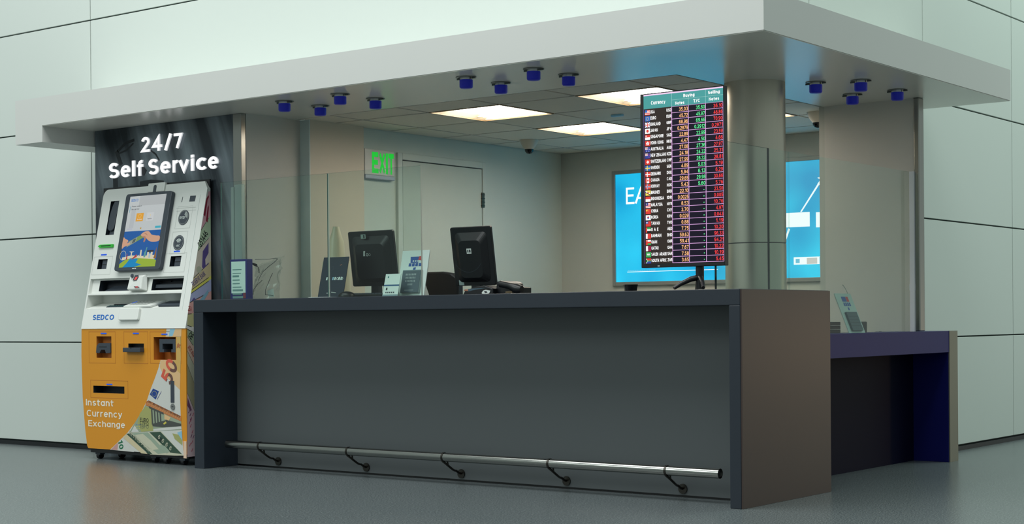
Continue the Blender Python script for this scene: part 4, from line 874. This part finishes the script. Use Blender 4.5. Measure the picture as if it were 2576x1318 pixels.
TX('Currency', .19, .062, .021, WHT, .185, 'c', .022); TX('Buying', .58, .038, .0185, WHT, .14, 'c', .022); TX('Selling', .89, .036, .0185, WHT, .145, 'c', .022)
TX('Notes', .465, .077, .018, WHT, .115, 'c', .022); TX('T/C', .675, .075, .0185, WHT, .08, 'c', .022); TX('Notes', .89, .074, .018, WHT, .125, 'c', .022)
ROWS = '''USA|USD|35.03|35.60|36.10
EURO|EUR|45.72|45.97|46.86
ENGLAND|GBP|68.96|69.66|70.90
JAPAN|JPY|0.2879|0.2912|0.2971
SINGAPORE|SGD|22.89|22.99|23.59
HONG KONG|HKD|4.47|4.50|4.66
AUSTRALIA|AUD|27.08|27.36|27.97
NEW ZEALANI|NZD|24.18|24.32|25.31
SWITZERLANI|CHF|27.99|28.32|28.81
SWEDEN|SEK|4.89|5.03|5.19
DENMARK|DKK|5.94|6.13|6.29
CANADA|CAD|29.65|29.98|30.66
NORWAY|NOK|5.43|5.60|5.76
BRUNEI|BRD|22.10|-|23.50
INDONESIA|IDR|0.0025|-|0.005
MALAYSIA|MYR|8.53|-|10.76
CHINA|CNY|3.70|-|4.97
KOREA|KRW|0.029|-|0.043
TAIWAN|TWD|0.88|-|1.19
U A E|AED|7.75|-|10.20
BAHRAIN|BHD|59.63|-|96.33
OMAN|OMR|59.41|-|94.21
QATAR|QAR|7.67|-|10.22
SAUDI ARABI|SAR|7.58|-|10.19
SOUTH AFRIC|ZAR|3.65|-|5.45'''.split('\n')
OR_, GR_, RE_ = Lx('rate_orange', (255, 190, 130), 1.), Lx('rate_green', (96, 236, 150), 1.), Lx('rate_red', (240, 62, 66), 1.)
fr_, fw_, fb_, fy_, fg_, fk_, fm_ = Lx('flag_red', (214, 60, 52)), Lx('flag_white', (240, 240, 240)), Lx('flag_blue', (52, 66, 150)), Lx('flag_yellow', (236, 214, 90)), Lx('flag_green', (58, 164, 84)), Lx('flag_black', (24, 24, 24)), Lx('flag_maroon', (150, 30, 70))
fl_ = Lx('flag_azure', (50, 104, 186))
def flag(k, u0, v0, u1, v1):
    W_, H_ = u1-u0, v1-v0
    def r(a, c, d, e, m, n=.001): RR(u0+a*W_, v0+c*H_, u0+d*W_, v0+e*H_, n, m)
    def p(pts, m, n=.0013): b.fpoly(FC, ccw([((u0+x*W_)*cw, (1-(v0+y*H_))*chh) for x, y in pts]), n, m)
    def ds_(x, y, rad, m, n=.0014): b.disc(FC, (u0+x*W_)*cw, (1-(v0+y*H_))*chh, rad*H_*chh, n, m, k=12)
    def jack(a, c, d, e, bg_):
        w2, h2 = d-a, e-c; q = lambda x, y: (a+x*w2, c+y*h2)
        r(a, c, d, e, bg_, .0012); p([q(0, 0), q(.14, 0), q(1, .86), q(1, 1), q(.86, 1), q(0, .14)], fw_, .0014); p([q(1, 0), q(1, .14), q(.14, 1), q(0, 1), q(0, .86), q(.86, 0)], fw_, .0014)
        r(a, c+.34*h2, d, c+.66*h2, fw_, .0016); r(a+.36*w2, c, a+.64*w2, e, fw_, .0016); r(a, c+.42*h2, d, c+.58*h2, fr_, .0018); r(a+.44*w2, c, a+.56*w2, e, fr_, .0018)
    def nordic(bg_, c1, c2=None):
        r(0, 0, 1, 1, bg_); r(.3, 0, .46, 1, c1, .0012); r(0, .4, 1, .6, c1, .0012)
        if c2: r(.34, 0, .42, 1, c2, .0014); r(0, .45, 1, .55, c2, .0014)
    if k == 0:
        for j in range(7): r(0, j/7, 1, (j+1)/7, fr_ if j % 2 == 0 else fw_)
        r(0, 0, .45, .5, fl_, .0013)
    elif k == 1:
        r(0, 0, 1, 1, fl_)
        for j in range(10): ds_(.5+.26*math.cos(j*.628), .5+.3*math.sin(j*.628), .06, fy_)
    elif k == 2: jack(0, 0, 1, 1, fb_)
    elif k == 3: r(0, 0, 1, 1, fw_); ds_(.5, .5, .28, fr_)
    elif k == 4: r(0, 0, 1, .5, fr_); r(0, .5, 1, 1, fw_); ds_(.2, .25, .14, fw_)
    elif k == 5: r(0, 0, 1, 1, fr_); [p([(.5, .5), (.5+.3*math.cos(t-.5), .5+.34*math.sin(t-.5)), (.5+.36*math.cos(t), .5+.4*math.sin(t)), (.5+.3*math.cos(t+.4), .5+.34*math.sin(t+.4))], fw_) for t in [j*1.2566-1.57 for j in range(5)]]
    elif k in (6, 7):
        r(0, 0, 1, 1, fb_); jack(0, 0, .5, .5, fb_)
        for x, y in ((.75, .2), (.65, .5), (.85, .45), (.75, .8))+(((.25, .75),) if k == 6 else ()): ds_(x, y, .07, fw_ if k == 6 else fr_)
    elif k == 8: r(0, 0, 1, 1, fr_); r(.42, .2, .58, .8, fw_, .0012); r(.24, .4, .76, .6, fw_, .0012)
    elif k == 9: nordic(fl_, fy_)
    elif k == 10: nordic(fr_, fw_)
    elif k == 11: r(0, 0, 1, 1, fr_); r(.26, 0, .74, 1, fw_, .0012); p([(.5, .2), (.6, .4), (.68, .42), (.6, .65), (.52, .65), (.52, .8), (.48, .8), (.48, .65), (.4, .65), (.32, .42), (.4, .4)], fr_, .0014)
    elif k == 12: nordic(fr_, fw_, fb_)
    elif k == 13: r(0, 0, 1, 1, fy_); p([(0, .1), (0, .4), (1, .9), (1, .6)], fw_); p([(0, .3), (0, .45), (1, .98), (1, .83)], fk_, .0014); ds_(.5, .45, .16, fr_, .0016)
    elif k == 14: r(0, 0, 1, .5, fr_); r(0, .5, 1, 1, fw_)
    elif k == 15:
        for j in range(8): r(0, j/8, 1, (j+1)/8, fr_ if j % 2 == 0 else fw_)
        r(0, 0, .5, .55, fb_, .0013); ds_(.24, .28, .17, fy_); ds_(.29, .26, .14, fb_, .0016)
    elif k == 16: r(0, 0, 1, 1, fr_); ds_(.22, .3, .16, fy_); [ds_(x, y, .05, fy_) for x, y in ((.42, .12), (.48, .26), (.48, .42))]
    elif k == 17: r(0, 0, 1, 1, fw_); ds_(.5, .5, .24, fl_); p([(.3, .5), (.34, .32), (.5, .24), (.66, .32), (.7, .5)], fr_, .0016)
    elif k == 18: r(0, 0, 1, 1, fr_); r(0, 0, .5, .5, fb_, .0012); ds_(.25, .25, .15, fw_)
    elif k == 19: r(0, 0, 1, .34, fg_); r(0, .34, 1, .67, fw_); r(0, .67, 1, 1, fk_); r(0, 0, .26, 1, fr_, .0013)
    elif k == 20: r(0, 0, 1, 1, fr_); r(0, 0, .3, 1, fw_, .0012); [p([(.3, j/4), (.42, j/4+.125), (.3, j/4+.25)], fw_) for j in range(4)]
    elif k == 21: r(0, 0, 1, .34, fw_); r(0, .34, 1, .67, fr_); r(0, .67, 1, 1, fg_); r(0, 0, .34, 1, fr_, .0013); ds_(.17, .18, .09, fw_, .0016)
    elif k == 22: r(0, 0, 1, 1, fm_); r(0, 0, .36, 1, fw_, .0012); [p([(.36, j/4), (.46, j/4+.125), (.36, j/4+.25)], fw_) for j in range(4)]
    elif k == 23: r(0, 0, 1, 1, fg_); r(.2, .3, .8, .48, fw_, .0012); r(.25, .62, .75, .68, fw_, .0012)
    else:
        r(0, 0, 1, .4, fr_); r(0, .6, 1, 1, fb_); r(0, .4, 1, .6, fg_, .0012); p([(0, 0), (.45, .5), (0, 1)], fw_, .0014); p([(0, .1), (.42, .5), (0, .9), (0, .7), (.2, .5), (0, .3)], fg_, .0016); p([(0, .28), (.22, .5), (0, .72)], fk_, .0018)
rh = (1-.087)/25
for k, row in enumerate(ROWS):
    nm, code, a_, c_, d_ = row.split('|'); v0 = .087+k*rh; v1 = v0+rh
    flag(k, .018, v0+.12*rh, .083, v1-.05*rh)
    TX(nm, .089, v1-.26*rh, .53*rh, WHT, min(.0185*len(nm), .193), 'l', .024); TX(code, .357, v1-.3*rh, .50*rh, WHT, .062, 'r', .024)
    for j, (t, m) in enumerate(((a_, OR_), (c_, GR_), (d_, RE_))):
        u0, u1 = cols[j+1], cols[j+2]
        RR(u0+.004, v0, u1-.004, v1, .0004, NVY); RR(u0, v1-.09*rh, u1, v1, .0007, PINK)
        if t == '-': RR(u1-.034, v0+.5*rh, u1-.02, v0+.62*rh, .001, GR_)
        else: TX(t, u1-.008, v1-.2*rh, .60*rh, m, .021*len(t)+.005, 'r', .012)
for u in cols[1:]: RR(u-.005, .086, u+.003 if u < 1 else 1, 1, .0008, PINK)
RR(0, .086, .004, 1, .0008, Lx('edge_violet', (120, 84, 170), .9)); RR(.362, .0855, 1, .0875, .0008, PINK)
b.build('screen', rc)
p = FRB.px(1657, 669); b = MB(); b.fbox(FRB, p[0]-.006, p[1]-.002, p[0]+.006, p[1]+.002, -.001, .0002, PAPER); b.build('bezel_mark', rc)
px_ = FRB.px(1749, 700)[0]
b = MB(); b.tube([(px_, .14, 1.075), (px_, .14, BZ0+.2)], .021, BLACK, 20); b.build('pole', rb)
for s, yy in ((-1, .03), (-1, .25), (1, .03)):
    b = MB(); b.tube([(px_, .14, 1.135), (px_+s*.03, .14+(yy-.14)*.35, 1.125), (px_+s*.065, .14+(yy-.14)*.75, 1.10), (px_+s*.085, yy, 1.079)], [.016, .014, .011, .009], BLACK, 10); b.build('foot', rb)

# ------------------------------------------------------------------ things standing on the front counter
def card_frame(xl, y, z, d, h): return Frame((xl, y, z), X, (0, d, h))
# blue leaflet box with a printed card
bh = thing('leaflet_box', (-3.78, .225, 1.07), 'blue leaflet box with a white printed card at the left end of the counter', 'leaflet holder')
FBX = Frame((0, .201, 0), X, Z); xl, zt_ = FBX.px(578.5, 653); xr, _ = FBX.px(621, 653)
b = MB(); b.box(xl, .202, 1.07, xr, .25, zt_, mat('deep_blue_card', (16, 20, 110), .4)); bx = b.build('box', bh, bevel=.002)
r = pxr(FBX, 582.5, 657, 617, 738); b = MB(); b.fbox(FBX, *r, -.001, .001, mat('mint_white_card', (214, 232, 226), .5))
for q, (w0, h0) in enumerate([(.7, .006), (.66, .004), (.5, .012), (.55, .008), (.55, .008), (.68, .007), (.8, .012), (.7, .01), (.8, .014)]):
    vv = r[3]-(.055+q*.0225); b.fpoly(FBX, [(r[0]+.012, vv), (r[0]+.012+w0*.12, vv), (r[0]+.012+w0*.12, vv+h0), (r[0]+.012, vv+h0)], .0014, mat('card_print_grey', (110, 146, 146), .5))
b.build('printed_card', bx)
b = MB(); p = FBX.px(612, 750); b.fpoly(FBX, [(p[0], p[1]), (p[0]+.025, p[1]), (p[0]+.025, p[1]+.035), (p[0], p[1]+.035)], .0012, ink('leaflet_red', (120, 40, 60))); b.build('red_mark', bx)
# crumpled clear plastic bag
random.seed(11)
b = MB(); F0 = Frame((0, .33, 0), X, Z); x0b, x1b = F0.px(624, 740)[0], F0.px(690, 740)[0]; cxb = (x0b+x1b)/2; i = b.mi(FILM)
K, RN = 22, 12; rings = []
for j in range(RN):
    t = j/(RN-1); ring = []
    wx = (x1b-x0b)/2*(1+.0*t)*(1.0-.35*math.sin(t*2.6)*.4); wy = .05*(1-.6*t)
    for q in range(K):
        an = q*2*math.pi/K; rr = 1+.22*random.uniform(-1, 1)*(0.3+t)
        ring.append(b.b.verts.new((cxb+.03*t+wx*rr*math.cos(an), .36+.02*t+wy*rr*math.sin(an), 1.071+.245*t+(.03*math.cos(an)*t)+.008*random.uniform(-1, 1)*t)))
    rings.append(ring)
for r0, r1 in zip(rings, rings[1:]):
    for q in range(K):
        f = b.b.faces.new((r0[q], r0[(q+1) % K], r1[(q+1) % K], r1[q])); f.material_index = i
f = b.b.faces.new(rings[0][::-1]); f.material_index = i
bag = thing('plastic_bag', (cxb, .36, 1.071), 'crumpled clear plastic bag of papers beside the blue leaflet box', 'bag')
b.build('film', bag, recalc=False)
def plot(b, F, pts, w, n, m):
    for (a0, c0_), (a1, c1) in zip(pts, pts[1:]):
        d = V((a1-a0, c1-c0_)).normalized(); nx, ny = -d.y*w/2, d.x*w/2
        b.fprism(F, ccw([(a0+nx, c0_+ny), (a1+nx, c1+ny), (a1-nx, c1-ny), (a0-nx, c0_-ny)]), n, n+.002, m)
b = MB(); CRS = mat('film_crease', (52, 60, 60), .4)
FCB = Frame((0, .352, 0), X, Z); g_ = lambda *pp: [FCB.px(*p) for p in pp]
plot(b, FCB, g_((642, 653), (660, 652), (675, 652), (690, 650), (699, 651), (690, 660), (678, 669), (662, 683)), .003, 0, CRS)
plot(b, FCB, g_((662, 683), (655, 695), (650, 706)), .002, 0, CRS); plot(b, FCB, g_((686, 687), (680, 700), (674, 715), (668, 730), (668, 742)), .0025, 0, CRS)
plot(b, FCB, g_((660, 705), (648, 716), (639, 728), (637, 742)), .002, 0, CRS); plot(b, FCB, g_((650, 672), (652, 680), (652, 687)), .005, 0, CRS); plot(b, FCB, g_((668, 741), (680, 742), (688, 744)), .0025, 0, CRS)
b.build('crease', bag)
b = MB(); b.ppoly(FCB, [(672, 732), (687, 726), (690, 746), (676, 748)], 0, mat('white_slip', (206, 212, 204), .5)); b.fprism(FCB, ccw(g_((672, 732), (687, 726), (690, 746), (676, 748))), -.004, -.001, MATS['white_slip']); b.build('paper_slip', bag)
b = MB(); q = g_((622, 652), (634, 660), (648, 664), (650, 672), (640, 668), (632, 662), (622, 664)); b.fprism(FCB, ccw(q), .004, .007, BLACK); q = g_((622, 694), (631, 691), (635, 700), (626, 701)); b.fprism(FCB, ccw(q), .004, .007, BLACK); b.build('dark_print', bag)
# pale outline turned as a cream bottle-shaped vase behind the navy sign
FV = Frame((0, .56, 0), X, Z); xc = FV.px(846, 640)[0]
b = MB(); b.lathe(V((xc, .56, 1.07)), [(.09, .0), (.092, .20), (.088, .235), (.07, .252), (.058, .258), (.056, .27), (.05, .36), (.036, .40), (.022, .45), (.02, .46)], mat('plain_cream', (206, 196, 166), .35), 32)
tag(b.build('form', smooth=False), 'cream bottle-shaped vase standing behind the dark navy counter sign', 'form')
# dark navy counter sign
cs_ = thing('counter_sign', (-3.05, .3, 1.07), 'dark navy leaning counter sign left of the monitors', 'sign')
NV2 = mat('dark_navy_print', (22, 34, 54), .35)
F1 = card_frame(-3.158, .3, 1.07, .06, .255); b = MB(); b.fbox(F1, 0, 0, .215, .262, -.004, 0, NV2); b.build('sign_card', cs_)
b = MB(); [b.fpoly(F1, [(.048+q*.0175, .115), (.06+q*.0175, .115), (.0615+q*.0175, .134), (.05+q*.0175, .134)], .0006, PAPER if q not in (1, 3) else mat('pale_blue_print', (150, 190, 215), .5)) for q in (0, 1, 3, 4, 6, 7)]; [b.ring(F1, .058+q*.0175, .124, .006, .009, .0006, PAPER, k=8) for q in (5, 7.2)]; b.fpoly(F1, [(.07, .03), (.10, .03), (.10, .035), (.07, .035)], .0006, GROOVE); b.fpoly(F1, [(.11, .036), (.15, .032), (.15, .036), (.11, .04)], .0006, GROOVE); b.fpoly(F1, [(.15, .205), (.165, .212), (.166, .216), (.151, .209)], .0006, ink('copper', (170, 110, 84))); b.ring(F1, .085, .19, .012, .014, .0006, DGREY); b.build('print', cs_)
b = MB(); b.hexa([F1.at(.09, .0, -.004), F1.at(.12, 0, -.004), F1.at(.12, .18, -.004), F1.at(.09, .18, -.004)], [V((-3.068, .42, 1.07)), V((-3.038, .42, 1.07)), V((-3.038, .425, 1.075)), V((-3.068, .425, 1.075))], NV2); b.build('easel_leg', cs_)
# monitors
def monitor(label, xl, xr, zb, zt_, lean, deco):
    t = thing('desktop_monitor', ((xl+xr)/2, .5, 1.07), label, 'monitor')
    F = Frame((xl, .5, zb), X, (0, -lean, zt_-zb)); W_, H_ = xr-xl, (V((0, -lean, zt_-zb))).length
    b = MB(); b.fprism(F, rrect(0, 0, W_, H_, .012), -.02, 0, BLACK); cs = b.build('casing', t, bevel=.004)
    b = MB(); lo = [F.at(u, v, 0) for u, v in rrect(.03, .02, W_-.03, H_-.03, .03)]; hi = [F.at(u, v, .022) for u, v in rrect(.07, .05, W_-.07, H_-.08, .03)]; b.hexa(lo, hi, BLACK); bb = b.build('back_bulge', cs, bevel=.004)
    b = MB(); b.fbox(F, .012, .015, W_-.012, H_-.012, -.022, -.02, BLACKG); b.build('screen', cs)
    cx_ = (xl+xr)/2
    b = MB(); b.box(cx_-.035, .50, 1.078, cx_+.035, .53, zb+.13, BLACK); b.build('stand_neck', t, bevel=.006)
    b = MB(); b.box(cx_-.10, .45, 1.07, cx_+.10, .62, 1.08, BLACK); b.build('stand_base', t, bevel=.004)
    b = MB(); deco(b, F, W_, H_); b.build('sticker', cs)
    return t
def dm1(b, F, W_, H_):
    b.fpoly(F, [(.13, H_-.045), (.17, H_-.045), (.17, H_-.018), (.13, H_-.018)], .0235, mat('grey_sticker', (150, 168, 160), .5)); b.fpoly(F, [(.15, H_-.042), (.162, H_-.042), (.162, H_-.022), (.15, H_-.022)], .0238, DARK)
    b.fpoly(F, [(.135, .19), (.15, .19), (.15, .205), (.155, .222), (.14, .222), (.137, .205)], .0235, GROOVE); b.ring(F, .168, .198, .006, .009, .0235, PAPER); b.ring(F, .188, .198, .006, .008, .0235, GROOVE)
def dm2(b, F, W_, H_):
    b.fpoly(F, [(.13, .192), (.165, .192), (.165, .223), (.13, .223)], .0235, PAPER); b.fpoly(F, [(.136, .2), (.144, .2), (.144, .216), (.136, .216)], .0238, DARK); b.fpoly(F, [(.149, .2), (.16, .2), (.16, .216), (.149, .216)], .0238, DARK)
    b.fpoly(F, [(.03, .005), (.068, .005), (.068, .035), (.03, .035)], .0006, mat('grey_sticker2', (140, 160, 160), .5)); b.ring(F, W_/2-.02, .2, .115, .117, .0236, DGREY, 215, 325, 16)
monitor('black desktop monitor seen from behind, left of the white brochure stand', -3.045, -2.67, 1.143, 1.483, .045, dm1)
monitor('black desktop monitor seen from behind, right of the white brochure stand', -2.21, -1.905, 1.13, 1.475, .052, dm2)
# white brochure stand and a small leaflet
st = thing('brochure_stand', (-2.39, .3, 1.07), 'white leaning brochure stand with blue logo between the two monitors', 'brochure stand')
MINT = mat('mint_white_board', (222, 232, 228), .4); F1 = card_frame(-2.502, .3, 1.07, .06, .275); W_ = .213
b = MB(); b.fbox(F1, 0, 0, W_, .281, -.005, 0, MINT); bd = b.build('board', st)
LB = ink('logo_royal_blue', (24, 80, 160)); b = MB()
b.fpoly(F1, [(.075, .205), (.135, .205), (.14, .243), (.07, .243)], .0006, LB); b.fpoly(F1, [(.133, .222), (.16, .218), (.16, .246), (.136, .244)], .0008, ink('logo_red', (206, 62, 66)))
for q in range(4): b.fpoly(F1, [(.062+q*.026, .184), (.083+q*.026, .184), (.084+q*.026, .203), (.064+q*.026, .203)], .0006, LB)
for q in range(3): b.ring(F1, .096+q*.018, .216, .003, .006, .001, PAPER, k=8)
b.fpoly(F1, [(.098, .155), (.12, .155), (.122, .178), (.104, .176)], .0006, LB); b.ring(F1, .06, .142, .006, .008, .0006, DGREY); b.ring(F1, .08, .145, .006, .008, .0006, DGREY); b.build('logo', bd)
b = MB(); b.fbox(F1, .035, .02, .18, .16, .0, .014, mat('clear_pocket_grey', (150, 165, 168), .2)); pk = b.build('pocket', st, bevel=.002)
b = MB(); b.fbox(F1, .038, .022, .177, .155, .014, .0165, mat('slate_leaflet', (80, 94, 106), .45))
for q, ww in enumerate((.085, .08, .08, .04)):
    for s in range(7): b.fpoly(F1, [(.108-ww/2+s*ww/7, .125-q*.02), (.108-ww/2+s*ww/7+ww/12, .125-q*.02), (.108-ww/2+s*ww/7+ww/12, .136-q*.02), (.108-ww/2+s*ww/7, .136-q*.02)], .0168, mat('leaflet_print', (160, 170, 172), .5))
b.fpoly(F1, [(.07, .034), (.14, .034), (.14, .037), (.07, .037)], .0168, MATS['leaflet_print']); b.build('leaflet', pk)
b = MB(); b.hexa([F1.at(.07, .0, -.005), F1.at(.14, 0, -.005), F1.at(.14, .19, -.005), F1.at(.07, .19, -.005)], [V((-2.43, .43, 1.07)), V((-2.36, .43, 1.07)), V((-2.36, .434, 1.075)), V((-2.43, .434, 1.075))], MINT); b.build('easel_leg', st)
sl = thing('leaflet_stand', (-2.56, .25, 1.07), 'small pale leaflet with a blue stripe leaning beside the white brochure stand', 'leaflet')
F1 = card_frame(-2.54, .215, 1.07, .035, .135); b = MB(); b.fbox(F1, 0, 0, .12, .14, -.003, 0, MINT)
b.fpoly(F1, [(0, .065), (.12, .065), (.12, .074), (0, .074)], .0006, ink('stripe_blue', (40, 90, 136))); b.fpoly(F1, [(.02, .115), (.03, .115), (.03, .125), (.02, .125)], .0006, ink('teal_mark', (40, 120, 120))); b.fpoly(F1, [(.02, .04), (.032, .04), (.032, .055), (.02, .055)], .0006, DARK)
for q in range(5): b.fpoly(F1, [(.02+q*.015, .022), (.03+q*.015, .022), (.03+q*.015, .03), (.02+q*.015, .03)], .0006, DGREY)
b.fpoly(F1, [(0, 0), (.12, 0), (.12, .014), (0, .014)], .0005, ink('leaflet_foot', (130, 152, 160))); b.build('card', sl)
b = MB(); b.hexa([F1.at(.04, 0, -.003), F1.at(.08, 0, -.003), F1.at(.08, .1, -.003), F1.at(.04, .1, -.003)], [V((-2.5, .282, 1.07)), V((-2.46, .282, 1.07)), V((-2.46, .285, 1.074)), V((-2.5, .285, 1.074))], MINT); b.build('easel_leg', sl)
# keyboard and mouse by the left monitor
kb = thing('keyboard', (-2.95, .33, 1.07), 'black keyboard lying under the left monitor', 'keyboard')
b = MB(); b.box(-2.93, .33, 1.07, -2.60, .43, 1.092, BLACK); b.build('tray', kb, bevel=.004)
b = MB()
for i in range(12):
    for j in range(4): b.box(-2.925+i*.027, .335+j*.023, 1.092, -2.902+i*.027, .354+j*.023, 1.098, DGREY)
b.build('keys', kb)
b = MB(); b.lathe(V((-2.87, .26, 1.07)), [(.05, 0), (.052, .015), (.04, .03), (.02, .037), (.002, .039)], BLACK, 20); tag(b.build('mouse', smooth=True), 'black computer mouse in front of the keyboard under the left monitor', 'mouse')
b = MB(); b.box(-3.04, .10, 1.07, -2.86, .16, 1.074, PAPER); tag(b.build('paper_sheet'), 'white paper sheet lying flat in front of the left monitor', 'paper')
# office chair behind the counter
oc = thing('office_chair', (-2.75, 1.45, 0), 'black office chair whose backrest shows between the two monitors', 'chair')
FO = Frame((0, 1.5, 0), X, Z); q = [FO.px(*p) for p in [(1066, 750), (1066, 690), (1074, 684), (1112, 683), (1134, 687), (1152, 700), (1152, 750)]]
xm = (q[0][0]+q[-1][0])/2
b = MB(); b.fprism(FO, ccw([(u, max(v, .62)) for u, v in q[1:-1]]+[(q[-1][0], .62), (q[0][0], .62)]), -.06, 0, BLACK); b.build('backrest', oc, bevel=.012)
b = MB(); b.box(xm-.24, 1.0, .43, xm+.24, 1.5, .50, BLACK); b.build('seat', oc, bevel=.03)
b = MB(); b.box(xm-.03, 1.5, .45, xm+.03, 1.6, .8, BLACK); b.build('back_bracket', oc)
b = MB(); b.tube([(xm, 1.25, .1), (xm, 1.25, .43)], .03, DGREY, 16); b.build('gas_column', oc)
for q in range(5):
    an = q*1.2566; b = MB(); b.tube([(xm, 1.25, .11), (xm+.28*math.cos(an), 1.25+.28*math.sin(an), .07)], [.025, .015], BLACK, 10); lg = b.build('leg', oc); b = MB(); b.tube([(xm+.28*math.cos(an)-.015, 1.25+.28*math.sin(an), .03), (xm+.28*math.cos(an)+.015, 1.25+.28*math.sin(an), .03)], .03, BLACK, 14); b.build('wheel', lg)
# black handset phone and card terminal right of the monitor
FI = Frame((0, .3, 0), X, Z)
tm = thing('card_terminal', (-1.9, .3, 1.07), 'low black card terminal with a white sticker in front of the right monitor', 'card reader')
pa, pb_ = FI.px(1163, 740)[0], FI.px(1240, 738)[0]
b = MB(); pts = [(pa, 1.07), (pb_, 1.07), (pb_, 1.108), (pb_-.06, 1.125), (pa+.1, 1.12), (pa+.02, 1.1)]; b.fprism(FI, pts, -.11, 0, BLACK); b.build('body', tm, bevel=.006)
b = MB(); q = [FI.px(*p) for p in [(1172, 732), (1178, 727), (1190, 725.5), (1226, 724), (1190, 730), (1180, 733)]]; b.fprism(FI, ccw(q), .0, .0015, mat('teal_grey_screen', (70, 92, 104), .25)); q = [FI.px(*p) for p in [(1167, 731), (1170, 728), (1178, 728), (1178, 732)]]; b.fprism(FI, ccw(q), .001, .002, ink('copper', (170, 110, 84))); b.build('keypad', tm)
b = MB(); q = [FI.px(*p) for p in [(1212, 737), (1216, 731), (1222, 729), (1234, 731), (1231, 738), (1226, 739), (1214, 739)]]; b.fprism(FI, ccw(q), .0005, .0025, PAPER); q = [FI.px(*p) for p in [(1218, 733), (1224, 732), (1227, 736), (1221, 737)]]; b.fprism(FI, ccw(q), .0025, .003, DARK); b.build('sticker', tm)
ph = thing('desk_phone', (-1.6, .34, 1.07), 'black desk phone with handset right of the card terminal', 'phone')
FI2 = Frame((0, .34, 0), X, Z); P2 = lambda *pp: [FI2.px(*p) for p in pp]
b = MB(); q = P2((1247, 739), (1249, 708), (1262, 706), (1270, 707), (1279, 712), (1281, 720), (1300, 722), (1300, 739)); q = [(u, max(v, 1.07)) for u, v in q]; b.fprism(FI2, ccw(q), -.14, 0, BLACK); b.build('base', ph, bevel=.006)
xa, za = FI2.px(1268, 716); xb, zb2 = FI2.px(1318, 727); b = MB(); b.tube([(xa, .31, za+.004), ((xa+xb)/2, .3, (za+zb2)/2+.006), (xb-.02, .3, 1.103), (xb+.015, .3, 1.098)], [.02, .02, .03, .02], BLACK, 16); b.build('handset', ph)
q = P2((1272, 733.5), (1287, 731), (1289, 734)); b = MB(); b.fprism(FI2, ccw(q+[(q[-1][0], q[-1][1]-.006), (q[0][0], q[0][1]-.006)]), .0, .002, mat('tan_label', (160, 138, 104), .5)); b.build('label_strip', ph)
# dark pot
FPt = Frame((0, .5, 0), X, Z); xa, za = FPt.px(1555.5, 716); xb, _ = FPt.px(1592, 716)
b = MB(); b.lathe(V(((xa+xb)/2, .55, 1.07)), [((xb-xa)*.4, 0), ((xb-xa)*.5, za-1.07)], BLACK, 4); o = b.build('desk_tray'); tag(o, 'small black flared tray on the counter below the cyan light box', 'tray')

# ------------------------------------------------------------------ things on the side desk
st = thing('brochure_stand', (-.3, 1.86, .834), 'pale leaning brochure stand with blue and red logo on the navy side desk', 'brochure stand')
FA = Frame((-.285, 1.772, .834), Y, (-.095, -.0, .232)); W_ = .215
DM = mat('grey_mint_board', (182, 200, 194), .4)
b = MB(); b.fbox(FA, 0, 0, W_, .252, -.005, 0, DM); bd = b.build('board', st)
b = MB(); b.fpoly(FA, [(.07, .2), (.125, .2), (.125, .232), (.07, .232)], .0006, LB); b.fpoly(FA, [(.128, .2), (.16, .2), (.16, .232), (.128, .232)], .0006, ink('logo_red', (206, 62, 66)))
for q in range(4): b.fpoly(FA, [(.072+q*.024, .172), (.09+q*.024, .172), (.09+q*.024, .194), (.072+q*.024, .194)], .0006, LB)
b.fpoly(FA, [(.105, .145), (.125, .145), (.125, .163), (.105, .163)], .0006, LB); b.build('logo', bd)
b = MB(); b.fbox(FA, .04, .012, .178, .13, 0, .012, mat('slate_leaflet_dark', (66, 84, 92), .4))
for q in range(4): b.fpoly(FA, [(.045, .04+q*.02), (.173, .04+q*.02), (.173, .0415+q*.02), (.045, .0415+q*.02)], .0124, DARK)
b.build('leaflet', st)
b = MB(); b.box(-.345, 1.84, .834, -.29, 1.92, .838, DM); b.build('foot', st)
bk = thing('ledger_stack', (-.42, 1.66, .834), 'dark brown ledgers stacked behind the brochure stand on the navy desk', 'books')
for q in range(3): b = MB(); b.box(-.465, 1.56, .834+q*.0225, -.385, 1.86, .8545+q*.0225, mat('dark_brown_cover', (46, 36, 34), .5)); b.box(-.4625, 1.565, .838+q*.0225, -.382, 1.855, .8505+q*.0225, mat('page_edge_brown', (78, 66, 58), .7)); b.build('ledger', bk)
b = MB(); b.box(-.40, 2.03, .834, -.33, 2.11, .90, mat('black_mottled', (24, 24, 24), .5, var=.8, scale=40)); tag(b.build('ornate_box', bevel=.006), 'small black ornate box right of the brochure stand on the navy desk', 'box')
b = MB(); FWi = Frame((-.41, 0, 0), Y, Z); pw = [FWi.px(*p) for p in [(2119, 716), (2123, 720), (2127, 727), (2131, 735), (2134, 745), (2140, 775), (2146, 820)]]
b.tube([FWi.at(u, v) for u, v in pw]+[(-.40, pw[-1][0]+.01, .90)], .0022, mat('white_cable', (190, 192, 186), .4), 8); tag(b.build('cable'), 'thin white cable curling up behind the brochure stand on the navy desk', 'cable')
